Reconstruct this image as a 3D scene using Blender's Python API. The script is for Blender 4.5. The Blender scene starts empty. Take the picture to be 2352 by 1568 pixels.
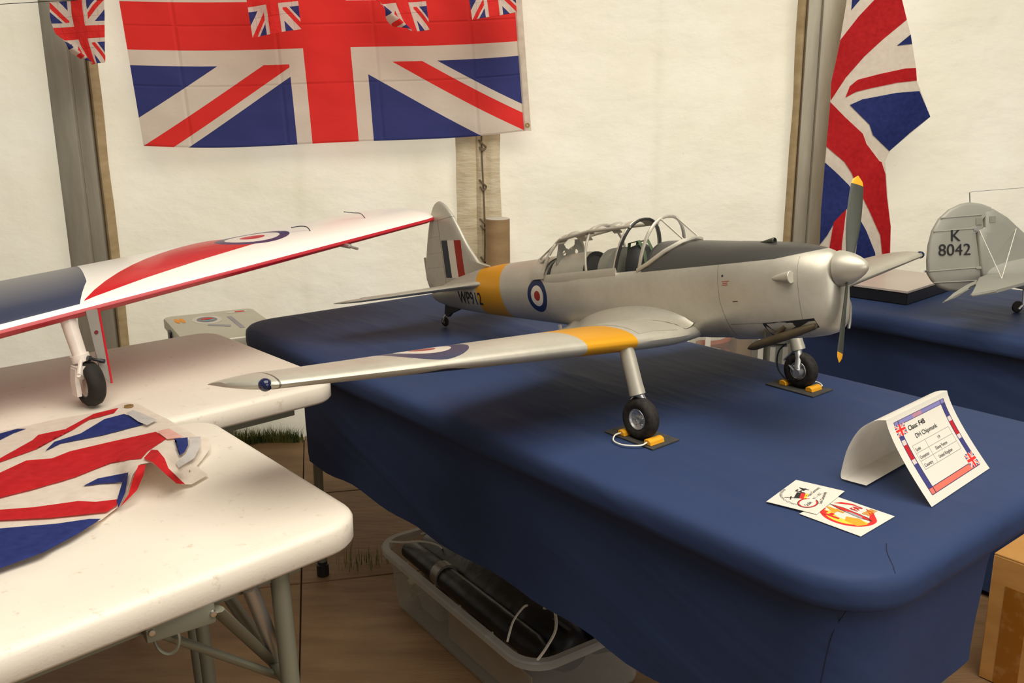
import bpy, bmesh, math, random
from mathutils import Vector, Matrix, noise
from mathutils.bvhtree import BVHTree
random.seed(7)
sc = bpy.context.scene
COL = sc.collection
PI = math.pi
R = math.radians
# ------------------------------------------------------------------ camera
F, PITCH, ROLL, CAMZ = 2092.7, 0.245549, -0.0077258, 1.31
cam = bpy.data.cameras.new('camera'); camo = bpy.data.objects.new('camera', cam); COL.objects.link(camo)
cam.sensor_width = 36; cam.lens = F / 2352 * 36; cam.clip_start = 0.02; cam.clip_end = 200
_f = Vector((0, math.cos(PITCH), -math.sin(PITCH))); _u = Vector((0, math.sin(PITCH), math.cos(PITCH))); _r = Vector((1, 0, 0))
_cr, _sr = math.cos(ROLL), math.sin(ROLL)
RT = _r * _cr + _u * _sr; UP = _u * _cr - _r * _sr; FW = _f
camo.matrix_world = Matrix(((RT.x, UP.x, -FW.x, 0), (RT.y, UP.y, -FW.y, 0), (RT.z, UP.z, -FW.z, CAMZ), (0, 0, 0, 1)))
sc.camera = camo
# ------------------------------------------------------------------ light
w = bpy.data.worlds.new('world'); sc.world = w; w.use_nodes = True
WB = w.node_tree.nodes['Background']; WB.inputs[0].default_value = (1.0, 0.94, 0.84, 1); WB.inputs[1].default_value = 0.17
def area(name, loc, aim, sx, sy, power, col):
    l = bpy.data.lights.new(name, 'AREA'); l.shape = 'RECTANGLE'; l.size = sx; l.size_y = sy; l.energy = power; l.color = col
    o = bpy.data.objects.new(name, l); COL.objects.link(o); o.location = loc
    o.rotation_euler = (Vector(aim) - Vector(loc)).to_track_quat('-Z', 'Y').to_euler(); return o
area('daylight_through_roof', (0.55, 0.6, 3.3), (0.2, 1.3, 0), 3.0, 2.4, 131, (1.0, 0.945, 0.84))
area('daylight_outside_back', (-.5, 5.2, 1.5), (-.5, 3, 1.5), 11, 3.2, 178, (1.0, .975, .92))
area('daylight_through_entrance', (2.6, -1.4, 1.7), (0.4, 1.6, 0.9), 2.6, 1.6, 46, (1.0, 0.97, 0.92))
sc.view_settings.view_transform = 'Standard'; sc.view_settings.look = 'None'
sc.view_settings.exposure = 0.0; sc.view_settings.gamma = 1.0; sc.view_settings.use_curve_mapping = False
# ------------------------------------------------------------------ projection helpers (pixel of the photograph -> point on a real plane)
CAM = Vector((0, 0, CAMZ))
def ray(x, y): return RT * ((x - 1176) / F) - UP * ((y - 784) / F) + FW
def onz(x, y, z=0.74):
    r = ray(x, y); return CAM + r * ((z - CAMZ) / r.z)
def onv(x, y, k, n):                      # vertical plane k.p = n
    k = Vector(k); r = ray(x, y); return CAM + r * (n / r.dot(k))
def ony(x, y, Y): return onv(x, y, (0, 1, 0), Y)
# ------------------------------------------------------------------ object helpers
def tag(o, label=None, cat=None, group=None, kind=None):
    if label: o['label'] = label
    if cat: o['category'] = cat
    if group: o['group'] = group
    if kind: o['kind'] = kind
    return o
def empty(name, loc=(0, 0, 0), rz=0, label=None, cat=None, group=None):
    o = bpy.data.objects.new(name, None); COL.objects.link(o); o.location = loc; o.rotation_euler = (0, 0, rz)
    o.empty_display_size = 0.05
    return tag(o, label, cat, group)
def obj(name, bm, mats, parent=None, smooth=True, loc=None, angle=40):
    me = bpy.data.meshes.new(name)
    if isinstance(bm, tuple):
        me.from_pydata([tuple(v) for v in bm[0]], [], bm[1]); me.update()
        b = bmesh.new(); b.from_mesh(me); bmesh.ops.recalc_face_normals(b, faces=b.faces); b.to_mesh(me); b.free()
    else:
        bmesh.ops.recalc_face_normals(bm, faces=bm.faces)
        bm.to_mesh(me); bm.free()
    if not isinstance(mats, (list, tuple)): mats = [mats]
    for m in mats: me.materials.append(m)
    if smooth:
        for p in me.polygons: p.use_smooth = True
        try: me.set_sharp_from_angle(angle=R(angle))
        except Exception: pass
    o = bpy.data.objects.new(name, me); COL.objects.link(o)
    if parent: o.parent = parent
    if loc: o.location = loc
    return o
def bm_box(bm, c, s, rz=0, bev=0, seg=2, mtx=None):
    r = bmesh.ops.create_cube(bm, size=1)
    M = Matrix.Translation(Vector(c)) @ Matrix.Rotation(rz, 4, 'Z') @ Matrix.Diagonal((s[0], s[1], s[2], 1))
    if mtx: M = mtx @ M
    bmesh.ops.transform(bm, matrix=M, verts=r['verts'])
    if bev:
        es = list({e for v in r['verts'] for e in v.link_edges})
        bmesh.ops.bevel(bm, geom=es, offset=bev, segments=seg, affect='EDGES', profile=0.5)
    return bm
def box(c, s, rz=0, bev=0, seg=2): return bm_box(bmesh.new(), c, s, rz, bev, seg)
def bm_tube(bm, pts, r, n=10, cap=True, closed=False, flat=None):
    pts = [Vector(p) for p in pts]; rings = []; N = len(pts)
    prev = None
    for i, p in enumerate(pts):
        if closed: t = pts[(i + 1) % N] - pts[i - 1]
        else: t = pts[min(i + 1, N - 1)] - pts[max(i - 1, 0)]
        t.normalize()
        if prev is None:
            a = Vector((0, 0, 1)) if abs(t.z) < .9 else Vector((1, 0, 0))
            u = t.cross(a).normalized()
        else:
            u = (prev - t * prev.dot(t)).normalized()
        prev = u; v = t.cross(u)
        rr = r[i] if isinstance(r, (list, tuple)) else r
        fy = flat if flat else 1
        rings.append([bm.verts.new(p + (u * math.cos(2 * PI * k / n) + v * math.sin(2 * PI * k / n) * fy) * rr) for k in range(n)])
    for i in range(N - 1 if not closed else N):
        A, B = rings[i], rings[(i + 1) % N]
        for k in range(n): bm.faces.new((A[k], A[(k + 1) % n], B[(k + 1) % n], B[k]))
    if cap and not closed:
        bm.faces.new(rings[0]); bm.faces.new(rings[-1][::-1])
    return bm
def tube(pts, r, n=10, **k): return bm_tube(bmesh.new(), pts, r, n, **k)
def spline(pts, n=8):
    P = [Vector(p) for p in pts]; out = []
    for i in range(len(P) - 1):
        a = P[max(i - 1, 0)]; b = P[i]; c = P[i + 1]; d = P[min(i + 2, len(P) - 1)]
        for k in range(n):
            t = k / n
            out.append(0.5 * ((2 * b) + (c - a) * t + (2 * a - 5 * b + 4 * c - d) * t * t + (3 * b - a - 3 * c + d) * t ** 3))
    out.append(P[-1]); return out
def bm_lathe(bm, prof, o=(0, 0, 0), axis=(0, 0, 1), n=32):
    ax = Vector(axis).normalized(); a = Vector((0, 0, 1)) if abs(ax.z) < .9 else Vector((1, 0, 0))
    u = ax.cross(a).normalized(); v = ax.cross(u); o = Vector(o); rings = []
    for (r, h) in prof:
        if r < 1e-6: rings.append([bm.verts.new(o + ax * h)])
        else: rings.append([bm.verts.new(o + ax * h + (u * math.cos(2 * PI * k / n) + v * math.sin(2 * PI * k / n)) * r) for k in range(n)])
    for A, B in zip(rings, rings[1:]):
        if len(A) == 1 and len(B) == 1: continue
        for k in range(n):
            k2 = (k + 1) % n
            if len(A) == 1: bm.faces.new((A[0], B[k2], B[k]))
            elif len(B) == 1: bm.faces.new((A[k], A[k2], B[0]))
            else: bm.faces.new((A[k], A[k2], B[k2], B[k]))
    return bm
def lathe(prof, **k): return bm_lathe(bmesh.new(), prof, **k)
def bm_loft(bm, rings, cap=True, closed=True):
    V = [[bm.verts.new(p) for p in r] for r in rings]; n = len(V[0])
    for A, B in zip(V, V[1:]):
        for k in range(n if closed else n - 1):
            try: bm.faces.new((A[k], A[(k + 1) % n], B[(k + 1) % n], B[k]))
            except ValueError: pass
    if cap:
        bm.faces.new(V[0][::-1]); bm.faces.new(V[-1])
    return bm
def loft(rings, **k): return bm_loft(bmesh.new(), rings, **k)
def bm_prism(bm, pts, d):                 # 3-D polygon extruded by vector d
    d = Vector(d); A = [bm.verts.new(Vector(p)) for p in pts]; B = [bm.verts.new(Vector(p) + d) for p in pts]; n = len(A)
    bm.faces.new(A[::-1]); bm.faces.new(B)
    for k in range(n): bm.faces.new((A[k], A[(k + 1) % n], B[(k + 1) % n], B[k]))
    return bm
def prism(pts, d): return bm_prism(bmesh.new(), pts, d)
def rrect(w, h, r, n=6, cx=0, cy=0):
    out = []
    for (sx, sy, a0) in ((1, 1, 0), (-1, 1, 90), (-1, -1, 180), (1, -1, 270)):
        for k in range(n + 1):
            a = R(a0 + 90 * k / n); out.append((cx + sx * (w / 2 - r) + r * math.cos(a), cy + sy * (h / 2 - r) + r * math.sin(a)))
    return out
def grid(fn, nu, nv, uv=True, solid=0):
    bm = bmesh.new(); U = bm.loops.layers.uv.new('UVMap') if uv else None
    V = [[bm.verts.new(fn(i / nu, j / nv)) for i in range(nu + 1)] for j in range(nv + 1)]
    for j in range(nv):
        for i in range(nu):
            f = bm.faces.new((V[j][i], V[j][i + 1], V[j + 1][i + 1], V[j + 1][i]))
            if uv:
                for l, (a, b) in zip(f.loops, ((i, j), (i + 1, j), (i + 1, j + 1), (i, j + 1))): l[U].uv = (a / nu, b / nv)
    return bm
# ------------------------------------------------------------------ node expression helper
class E:
    nt = None
    def __init__(s, x): s.x = x
    @staticmethod
    def op(o, *a, clamp=False):
        n = E.nt.nodes.new('ShaderNodeMath'); n.operation = o; n.use_clamp = clamp
        for i, v in enumerate(a):
            if isinstance(v, E): E.nt.links.new(v.x, n.inputs[i])
            else: n.inputs[i].default_value = v
        return E(n.outputs[0])
    def __add__(s, o): return E.op('ADD', s, o)
    __radd__ = __add__
    def __sub__(s, o): return E.op('SUBTRACT', s, o)
    def __rsub__(s, o): return E.op('SUBTRACT', o, s)
    def __mul__(s, o): return E.op('MULTIPLY', s, o)
    __rmul__ = __mul__
    def __truediv__(s, o): return E.op('DIVIDE', s, o)
    def __gt__(s, o): return E.op('GREATER_THAN', s, o)
    def __lt__(s, o): return E.op('LESS_THAN', s, o)
    def abs(s): return E.op('ABSOLUTE', s)
    def sq(s): return E.op('MULTIPLY', s, s)
    def sign(s): return E.op('SIGN', s)
    def inv(s): return E.op('SUBTRACT', 1.0, s)
def mx(a, b): return E.op('MAXIMUM', a, b)
def mn(a, b): return E.op('MINIMUM', a, b)
def between(v, a, b): return (v > a) * (v < b)
def coords(kind='Object'):
    tc = E.nt.nodes.new('ShaderNodeTexCoord'); sx = E.nt.nodes.new('ShaderNodeSeparateXYZ')
    E.nt.links.new(tc.outputs[kind], sx.inputs[0]); return [E(sx.outputs[i]) for i in range(3)], tc.outputs[kind]
def nse(vec, scale, detail=4, rough=.55, stretch=None):
    nt = E.nt
    if stretch:
        mp = nt.nodes.new('ShaderNodeMapping'); mp.inputs['Scale'].default_value = stretch; nt.links.new(vec, mp.inputs[0]); vec = mp.outputs[0]
    n = nt.nodes.new('ShaderNodeTexNoise'); n.inputs['Scale'].default_value = scale; n.inputs['Detail'].default_value = detail; n.inputs['Roughness'].default_value = rough
    nt.links.new(vec, n.inputs['Vector']); return E(n.outputs['Fac'])
def ramp(v, a, b):                         # linear 0..1 between a and b, clamped
    n = E.nt.nodes.new('ShaderNodeMapRange'); n.inputs[1].default_value = a; n.inputs[2].default_value = b
    E.nt.links.new(v.x, n.inputs[0]); return E(n.outputs[0])
def mixc(f, a, b):
    n = E.nt.nodes.new('ShaderNodeMix'); n.data_type = 'RGBA'; n.clamp_factor = True
    if isinstance(f, E): E.nt.links.new(f.x, n.inputs[0])
    else: n.inputs[0].default_value = f
    for i, c in ((6, a), (7, b)):
        if isinstance(c, tuple): n.inputs[i].default_value = (*c[:3], 1)
        else: E.nt.links.new(c, n.inputs[i])
    return n.outputs[2]
def srgb(r, g, b):
    f = lambda c: (c / 255 / 12.92) if c / 255 < .04045 else ((c / 255 + .055) / 1.055) ** 2.4
    return (f(r), f(g), f(b))
def mat(name, col=(.8, .8, .8), rough=.5, metal=0, build=None, bump=None, spec=None, coat=0, trans=0, alpha=1, transl=0):
    m = bpy.data.materials.new(name); m.use_nodes = True; nt = m.node_tree; E.nt = nt
    p = nt.nodes['Principled BSDF']
    p.inputs['Base Color'].default_value = (*col, 1); p.inputs['Roughness'].default_value = rough; p.inputs['Metallic'].default_value = metal
    if spec is not None: p.inputs['Specular IOR Level'].default_value = spec
    if coat: p.inputs['Coat Weight'].default_value = coat; p.inputs['Coat Roughness'].default_value = .12
    if trans: p.inputs['Transmission Weight'].default_value = trans
    if alpha < 1: p.inputs['Alpha'].default_value = alpha
    c = None
    if build:
        c = build(p)
        if c is not None: nt.links.new(c, p.inputs['Base Color'])
    if bump:
        h, st, di = bump(); b = nt.nodes.new('ShaderNodeBump'); b.inputs['Strength'].default_value = st; b.inputs['Distance'].default_value = di
        nt.links.new(h.x, b.inputs['Height']); nt.links.new(b.outputs[0], p.inputs['Normal'])
    if transl:
        t = nt.nodes.new('ShaderNodeBsdfTranslucent'); t.inputs[0].default_value = (*col, 1)
        if c is not None: nt.links.new(c, t.inputs[0])
        ms = nt.nodes.new('ShaderNodeMixShader'); ms.inputs[0].default_value = transl
        nt.links.new(p.outputs[0], ms.inputs[1]); nt.links.new(t.outputs[0], ms.inputs[2]); nt.links.new(ms.outputs[0], nt.nodes['Material Output'].inputs[0])
    return m
def plain(name, col, rough=.5, metal=0, var=.12, scale=8, **k):
    def b(p):
        _, v = coords(); n = nse(v, scale, 5)
        return mixc(ramp(n, .3, .7), tuple(c * (1 - var) for c in col), tuple(min(1, c * (1 + var)) for c in col))
    return mat(name, col, rough, metal, build=b, **k)
# ---- materials shared
FR, FWt, FB = srgb(240, 50, 46), srgb(232, 218, 204), srgb(54, 60, 126)
def union_color(u, v, H=1.0, ar=1.62, white=FWt, red=FR, blue=FB):   # u in [-ar/2,ar/2], v in [-.5,.5]
    cosd = ar / math.hypot(ar, 1)
    sg = (u * v).sign(); d = (v - sg * (u.abs() * (1 / ar)) * (u.sign()) * 1.0) if False else None
    # diagonal through the quadrant: |v| = |u|/ar ; signed distance measured upward
    dd = (v.abs() - u.abs() * (1 / ar)) * v.sign() * cosd
    w_d = dd.abs() < 0.1
    e = dd * u.sign()
    r_d = between(e, 0.0, 0.0667)
    w_c = mx(u.abs() < 0.165, v.abs() < 0.165); r_c = mx(u.abs() < 0.1, v.abs() < 0.1)
    c = mixc(w_d, blue, white); c = mixc(r_d, c, red); c = mixc(w_c, c, white); return mixc(r_c, c, red)
def union_mat(name, ar, transl=.35, hem=0):
    def b(p):
        (x, y, z), v = coords('UV'); c = union_color((x - .5) * ar, y - .5, ar=ar)
        n = nse(v, 900, 2)
        return mixc(ramp(n, .35, .75) * .12, c, (.25, .25, .25))
    def bp():
        (x, y, z), v = coords('UV'); fx = ((x * 4 + .5) * 1.0); fr = E.op('FRACT', x * 4.0); fy = E.op('FRACT', y * 4.0 + .5)
        l = mx(ramp((fr - .5).abs(), .03, 0), ramp((fy - .5).abs(), .03, 0)); return l * .6 + nse(v, 5, 5) * 1.6, .5, .012
    return mat(name, FR, .75, build=b, bump=bp, transl=transl, spec=.2)
M_UNION = union_mat('flag_cloth', 1.65)
M_BUNT = union_mat('bunting_cloth', .85, .45)
M_white_tbl = mat('blow_moulded_plastic', srgb(226, 216, 198), .42,
    build=lambda p: (lambda v: mixc(mx(ramp(nse(v, 42, 6, .7), .60, .74) * .6, ramp(nse(v, 11, 7, .75, stretch=(1, 2.5, 1)), .62, .75) * .35), mixc(ramp(nse(v, 3.5, 5), .3, .7), srgb(222, 211, 194), srgb(232, 222, 206)), srgb(168, 148, 118)))(coords()[1]),
    bump=lambda: (nse(coords()[1], 260, 2), .12, .002))
M_leg = plain('painted_steel_leg', srgb(124, 122, 104), .42, .2, .06)
M_blkrub = plain('black_rubber', (.018, .017, .017), .6, 0, .2, 40)
M_tyre = mat('tyre_rubber', (.03, .027, .024), .7, spec=.2, build=lambda p: mixc(ramp(nse(coords()[1], 25, 5), .3, .7), (.014, .012, .011), (.034, .029, .024)))
M_alu = plain('alloy', (.55, .55, .54), .35, .85, .1, 20)
M_chrome = plain('bright_steel', (.75, .75, .74), .18, 1, .05)
M_yel = plain('yellow_paint', srgb(226, 158, 24), .5, 0, .05)
M_cord = plain('white_cord', srgb(225, 220, 205), .8, 0, .1, 200)
M_blk = plain('black_plastic', (.012, .012, .014), .35, 0, .2)
M_mat = plain('black_mat', (.045, .042, .036), .85, 0, .25, 60, bump=lambda: (nse(coords()[1], 400, 2), .5, .002))
# silver paint of the big model
SIL = srgb(176, 172, 160)
def silverbase(v):
    n = nse(v, 1.6, 5); n2 = nse(v, 14, 5, .65)
    return mixc(ramp(n2, .45, .8) * .25, mixc(ramp(n, .3, .7), srgb(180, 174, 158), srgb(194, 188, 173)), srgb(154, 146, 130))
YEL = srgb(226, 160, 26)
BLUE = srgb(26, 44, 88); RED = srgb(160, 44, 28); WHT = srgb(226, 216, 200)
def fus_build(p):
    (x, y, z), v = coords(); c = silverbase(v)
    c = mixc(between(x + (z - .1) * -.12, 5.27, 5.92), c, YEL)
    # anti glare panel on the top cowling
    lim = E.op('MULTIPLY', ramp(x, .8, .32), .05) + .165
    blk = (z > lim) * (x < 2.5) * (x > .345)
    c = mixc(blk, c, srgb(64, 62, 58))
    d = E.op('SQRT', (x - 4.4).sq() + (z + .01).sq())
    s = y.abs() > .12
    c = mixc((d < .215) * s, c, BLUE); c = mixc((d < .135) * s, c, WHT); c = mixc((d < .065) * s, c, RED)
    # panel joints
    ln = mx(mx(((x - 1.43 - ramp(z, -.2, -.65) * -.10).abs() < .005) * (z < .165), ((z + .455).abs() < .004) * (x < 1.35) * (x > .5)), ((x - .56).abs() < .003) * (z < .165))
    ln = mx(ln, ((x - 4.28).abs() < .004) * (z < .15))
    c = mixc(ln * .5, c, srgb(80, 76, 68))
    E.nt.links.new((blk.inv() * .4).x, p.inputs['Metallic'])
    return c
M_fus = mat('silver_fuselage_paint', SIL, .40, .4, build=fus_build)
def wing_build(p):
    (x, y, z), v = coords(); c = silverbase(v); s = y.abs()
    c = mixc(between(s, 1.30, 1.93), c, YEL)
    d = E.op('SQRT', (x - WR[0]).sq() + (s - WR[1]).sq())
    pp = y > 0; c = mixc((d < WR[2]) * pp, c, srgb(62, 64, 92)); c = mixc((d < WR[2] * .62) * pp, c, WHT); c = mixc((d < WR[2] * .29) * pp, c, RED)
    c = mixc(((s - 4.95).abs() < .008) * .8, c, srgb(60, 56, 50))
    c = mixc(((s - 1.28).abs() < .010) * (x > 2.2) * .9, c, YEL)
    return c
WR = (2.42, 3.42, .43)
M_wing = mat('silver_wing_paint', SIL, .40, .4, build=wing_build)
M_sil = mat('silver_paint', SIL, .40, .4, build=lambda p: silverbase(coords()[1]))
def fin_build(p):
    (x, y, z), v = coords(); c = silverbase(v)
    # flash, slanting like the rudder hinge
    xx = x + (z - .6) * 0.0; zz = z + (x - 6.88) * -.08
    inn = between(zz, .35, .915)
    c = mixc(between(xx, 6.715, 6.87) * inn, c, srgb(52, 58, 66)); c = mixc(between(xx, 6.545, 6.715) * inn, c, WHT); c = mixc(between(xx, 6.375, 6.545) * inn, c, RED)
    ln = mx(mx(((x - 6.895).abs() < .006) * (z < 1.22), ((z - 1.225 - (x - 6.8) * -.04).abs() < .005) * (x < 6.9)), mn(mx(mx((z - .52).abs() < .004, (z - .74).abs() < .004), (z - .98).abs() < .004), x > 6.9) * .5)
    return mixc(ln * .6, c, srgb(88, 82, 72))
M_fin = mat('silver_fin_paint', SIL, .42, .4, build=fin_build)
M_olive = plain('dark_propeller_paint', srgb(62, 64, 54), .45, 0, .08)
M_dark = plain('cockpit_black', (.02, .02, .02), .6, 0, .2)
M_grn = plain('green_harness_webbing', srgb(70, 92, 62), .8, 0, .15, 30)
M_exh = plain('exhaust_metal', srgb(92, 80, 60), .5, .6, .2, 6)
def glass(name, tint=(.93, .92, .88), al=.10, rough=.05, fk=.5):
    m = bpy.data.materials.new(name); m.use_nodes = True; nt = m.node_tree; nt.nodes.clear()
    o = nt.nodes.new('ShaderNodeOutputMaterial'); t = nt.nodes.new('ShaderNodeBsdfTransparent'); t.inputs[0].default_value = (*tint, 1)
    g = nt.nodes.new('ShaderNodeBsdfPrincipled'); g.inputs['Base Color'].default_value = (.75, .74, .70, 1); g.inputs['Roughness'].default_value = rough
    E.nt = nt; fr = nt.nodes.new('ShaderNodeLayerWeight'); fr.inputs['Blend'].default_value = .5
    k = E.op('POWER', E(fr.outputs['Facing']), 4.0) * fk + al
    mi = nt.nodes.new('ShaderNodeMixShader'); nt.links.new(k.x, mi.inputs[0]); nt.links.new(t.outputs[0], mi.inputs[1]); nt.links.new(g.outputs[0], mi.inputs[2]); nt.links.new(mi.outputs[0], o.inputs[0])
    return m
M_glass = glass('canopy_glazing', (.975, .97, .955), .03, .05, .45)
M_tub = glass('frosted_plastic', (.90, .90, .88), .10, .3, .4)
M_tub2 = glass('frosted_rim_plastic', (.80, .80, .78), .34, .25)
# ================================================================== SETTING
WY = 3.68
def wall_relief(x, z):
    v = noise.noise(Vector((x * 1.3, z * 1.6, 3.1))) * .035 + noise.noise(Vector((x * 4 + z * 2, z * 3.5, 7))) * .010
    k = min(abs(x + 1.66), abs(x - 1.22), abs(x + .10)); return v * min(1, k / .25)
def canvas_col(p):
    (x, y, z), v = coords(); n = nse(v, 2.2, 6, .6); n2 = nse(v, 26, 6, .7); n3 = nse(v, 7, 4, stretch=(1, 1, .25))
    c = mixc(ramp(n, .25, .75), srgb(232, 224, 200), srgb(244, 238, 222))
    c = mixc(ramp(n2, .66, .80) * .30, c, srgb(190, 178, 148))
    c = mixc(ramp(n3, .6, .9) * .25, c, srgb(214, 204, 176))
    w1 = mx(ramp((x + .84).abs(), .035, .0), ramp((x - .58).abs(), .03, .0)) * ramp(nse(v, 6, 4), .35, .7) * .35
    c = mixc(w1, c, srgb(206, 200, 172)); n4 = nse(v, 70, 3, .6)
    return mixc(ramp(n4, .72, .78) * .35, c, srgb(160, 150, 124))
M_canvas = mat('marquee_canvas', (.85, .82, .72), .6, build=canvas_col, transl=.45, spec=.2,
    bump=lambda: (nse(coords()[1], 2.4, 6, .52, stretch=(1, 1, 1.6)) * 1.0 + nse(coords()[1], 40, 3) * .02, .75, .06))
nx, nz = 150, 70
bm = bmesh.new(); X0, X1 = -4.6, 4.6
V = [[bm.verts.new((X0 + (X1 - X0) * i / nx, WY + wall_relief(X0 + (X1 - X0) * i / nx, 3.0 * j / nz - .02) - (.05 * max(0, 1 - (3.0 * j / nz) / .12) ** 2), 3.0 * j / nz - .02)) for i in range(nx + 1)] for j in range(nz + 1)]
for j in range(nz):
    for i in range(nx): bm.faces.new((V[j][i], V[j][i + 1], V[j + 1][i + 1], V[j + 1][i]))
wall = obj('wall_back', bm, M_canvas); tag(wall, 'cream marquee canvas wall behind the tables', kind='structure')
# seam flaps laced together, part of the canvas wall
def canvas2(p):
    v = coords()[1]; return mixc(ramp(nse(v, 9, 5, stretch=(1, 1, 3)), .3, .7), srgb(206, 190, 160), srgb(226, 214, 188))
M_flap = mat('canvas_flap', (.7, .65, .5), .7, build=canvas2, transl=.25, spec=.15, bump=lambda: (nse(coords()[1], 12, 5, stretch=(1, 1, 4)), .5, .02))
def strip(x0, x1, y, amp, seed, z0=0.0, z1=2.9, th=.006, m=M_flap, par=wall, name='seam_flap'):
    def fn(u, v):
        z = z0 + (z1 - z0) * v; return (x0 + (x1 - x0) * u + .004 * noise.noise(Vector((seed, z * 5, u))), y + amp * math.sin(u * PI) * -1 + .006 * noise.noise(Vector((u * 3, z * 7, seed))), z)
    b = grid(fn, 6, 60); o = obj(name, b, m, par); return o
strip(-.215, -.125, WY - .045, .012, 1); strip(-.135, -.098, WY - .052, .014, 2); strip(-.100, -.040, WY - .047, .014, 3)
M_lace = plain('lacing_rope', srgb(110, 96, 74), .8, 0, .1, 50)
bz = bmesh.new(); bm_tube(bz, [(-.108 + .004 * math.sin(z * 9), WY - .068, z) for z in [i * .05 for i in range(4, 57)]], .0035, 6)
obj('lacing_rope', bz, M_lace, wall)
for k in range(14):
    z = .43 + .152 * k
    if k < 13: obj('lacing_loop', tube(spline([(-.122, WY - .063, z + .018), (-.108, WY - .083, z + .006), (-.096, WY - .072, z - .008), (-.108, WY - .078, z - .02), (-.120, WY - .066, z - .008)], 4), .0042, 6), M_lace, wall)
# frame posts
M_post = mat('weathered_aluminium', srgb(158, 152, 138), .55, .25, build=lambda p: mixc(ramp(nse(coords()[1], 18, 6, .7, stretch=(1, 1, .15)), .35, .75), srgb(160, 152, 134), srgb(184, 177, 160)))
M_keder = mat('canvas_edge', srgb(176, 154, 118), .8, build=lambda p: mixc(ramp(nse(coords()[1], 10, 5, stretch=(1, 1, 2)), .3, .7), srgb(160, 136, 98), srgb(190, 168, 130)), transl=.1)
def post(x0, x1, y, side, lab):
    e = empty('marquee_post', ((x0 + x1) / 2, y, 0), label=lab, cat='post', group='aluminium frame posts'); W = x1 - x0
    ww = W * .63
    b = bmesh.new(); bm_box(b, (side * -(W - ww) / 2, 0, 1.45), (ww, .05, 2.9), bev=.004); obj('main_profile', b, M_post, e)
    b = bmesh.new(); bm_box(b, (side * (W / 2 - (W - ww) / 2), .012, 1.45), (W - ww, .036, 2.9), bev=.003); obj('keder_groove', b, M_post, e)
    xo = side * W / 2
    def fn(u, v):
        z = .0 + 2.9 * v; wob = .006 * noise.noise(Vector((3.3 * side, z * 4, 0))); return (xo + side * (u * (.042 if side > 0 else .03) + wob * u), .02 - .03 * math.sin(u * PI), z)
    obj('canvas_edge', grid(fn, 6, 60), M_keder, e)
    b = bmesh.new(); bm_box(b, (0, 0, .006), (W + .08, .16, .012), bev=.002); obj('foot_plate', b, M_post, e)
    return e
post(-1.745, -1.608, 3.60, 1, 'aluminium frame post at the left, behind the red and white wing')
post(1.115, 1.250, 3.60, -1, 'aluminium frame post at the right, beside the hanging flag')
# floor of laid boards, seen between the tables
th = R(12); FU = Vector((math.cos(th), math.sin(th), 0)); FV = Vector((-math.sin(th), math.cos(th), 0))
def wood(p):
    v = coords()[1]; n = nse(v, 3.0, 7, .6, stretch=(1, 5, 1)); n2 = nse(v, 2.0, 5); n3 = nse(v, 30, 6, .7)
    c = mixc(ramp(n, .3, .7), srgb(116, 88, 58), srgb(146, 115, 81)); c = mixc(ramp(n2, .4, .75) * .6, c, srgb(92, 68, 46)); return mixc(ramp(n3, .66, .78) * .45, c, srgb(170, 146, 112))
M_floor = mat('floor_board', srgb(110, 84, 58), .62, build=wood, bump=lambda: (nse(coords()[1], 12, 6, .6, stretch=(1, 6, 1)), .4, .01), spec=.3)
M_under = plain('earth_below', srgb(58, 48, 34), .95, 0, .2)
floor = obj('floor', box((0, 1.6, -.03), (10, 8, .02)), M_under); tag(floor, 'ground under the marquee floor boards', kind='structure')
vs = [-2.2, -1.0, .2, 1.24, 2.455, 3.10, 3.72, 4.9]
for iu in range(-4, 5):
    for j in range(len(vs) - 1):
        u0 = -.105 + 1.22 * iu; u1 = u0 + 1.22; v0, v1 = vs[j], vs[j + 1]; g = .0016
        c = FU * ((u0 + u1) / 2) + FV * ((v0 + v1) / 2)
        if abs(c.x) > 4.6 or c.y > 3.9 or c.y < -2.4: continue
        obj('floor_board', box((c.x, c.y, -.010), (u1 - u0 - 2 * g, v1 - v0 - 2 * g, .018 + .004 * random.random()), th, .002, 1), M_floor, floor)
# ------------------------------------------------------------------ grass tufts along the canvas
M_grass = mat('grass_blades', srgb(88, 100, 40), .7, build=lambda p: mixc(ramp(nse(coords()[1], 14, 3), .35, .65), srgb(66, 84, 28), srgb(132, 132, 66)), transl=.3)
def tufts(name, spots, lab, hmin, hmax):
    b = bmesh.new()
    for (x, y) in spots:
        h = random.uniform(hmin, hmax); a = random.uniform(0, 2 * PI); w = random.uniform(.001, .0022); d = Vector((math.cos(a), math.sin(a), 0)); t = Vector((-d.y, d.x, 0))
        lean = random.uniform(.05, .6) * h; prev = None
        for k in range(4):
            q = k / 3; p = Vector((x, y, 0)) + d * lean * q * q + Vector((0, 0, h * (q - .15 * q * q))); ww = w * (1 - q * .9)
            cur = (b.verts.new(p - t * ww), b.verts.new(p + t * ww))
            if prev: b.faces.new((prev[0], prev[1], cur[1], cur[0]))
            prev = cur
    o = obj(name, b, M_grass, smooth=False); tag(o, lab, 'grass', kind='stuff'); return o
sp = []
for k in range(1700):
    t = random.random(); x = -1.22 + .33 * t + random.gauss(0, .02); sp.append((x, 3.585 - .035 * random.random() - .01 * t + (-.03 * random.random() if t < .5 else 0)))
tufts('grass_tuft', sp, 'strip of green grass growing along the foot of the canvas wall', .015, .075)
sp = [(-.50 + random.gauss(0, .05), 2.475 + random.gauss(0, .018)) for k in range(26)] + [(-.40 + random.gauss(0, .03), 2.50 + random.gauss(0, .02)) for k in range(18)]
tufts('grass_tuft', sp, 'thin grass blades poking up at the floor seam beside the clear tub', .03, .10)
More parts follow.
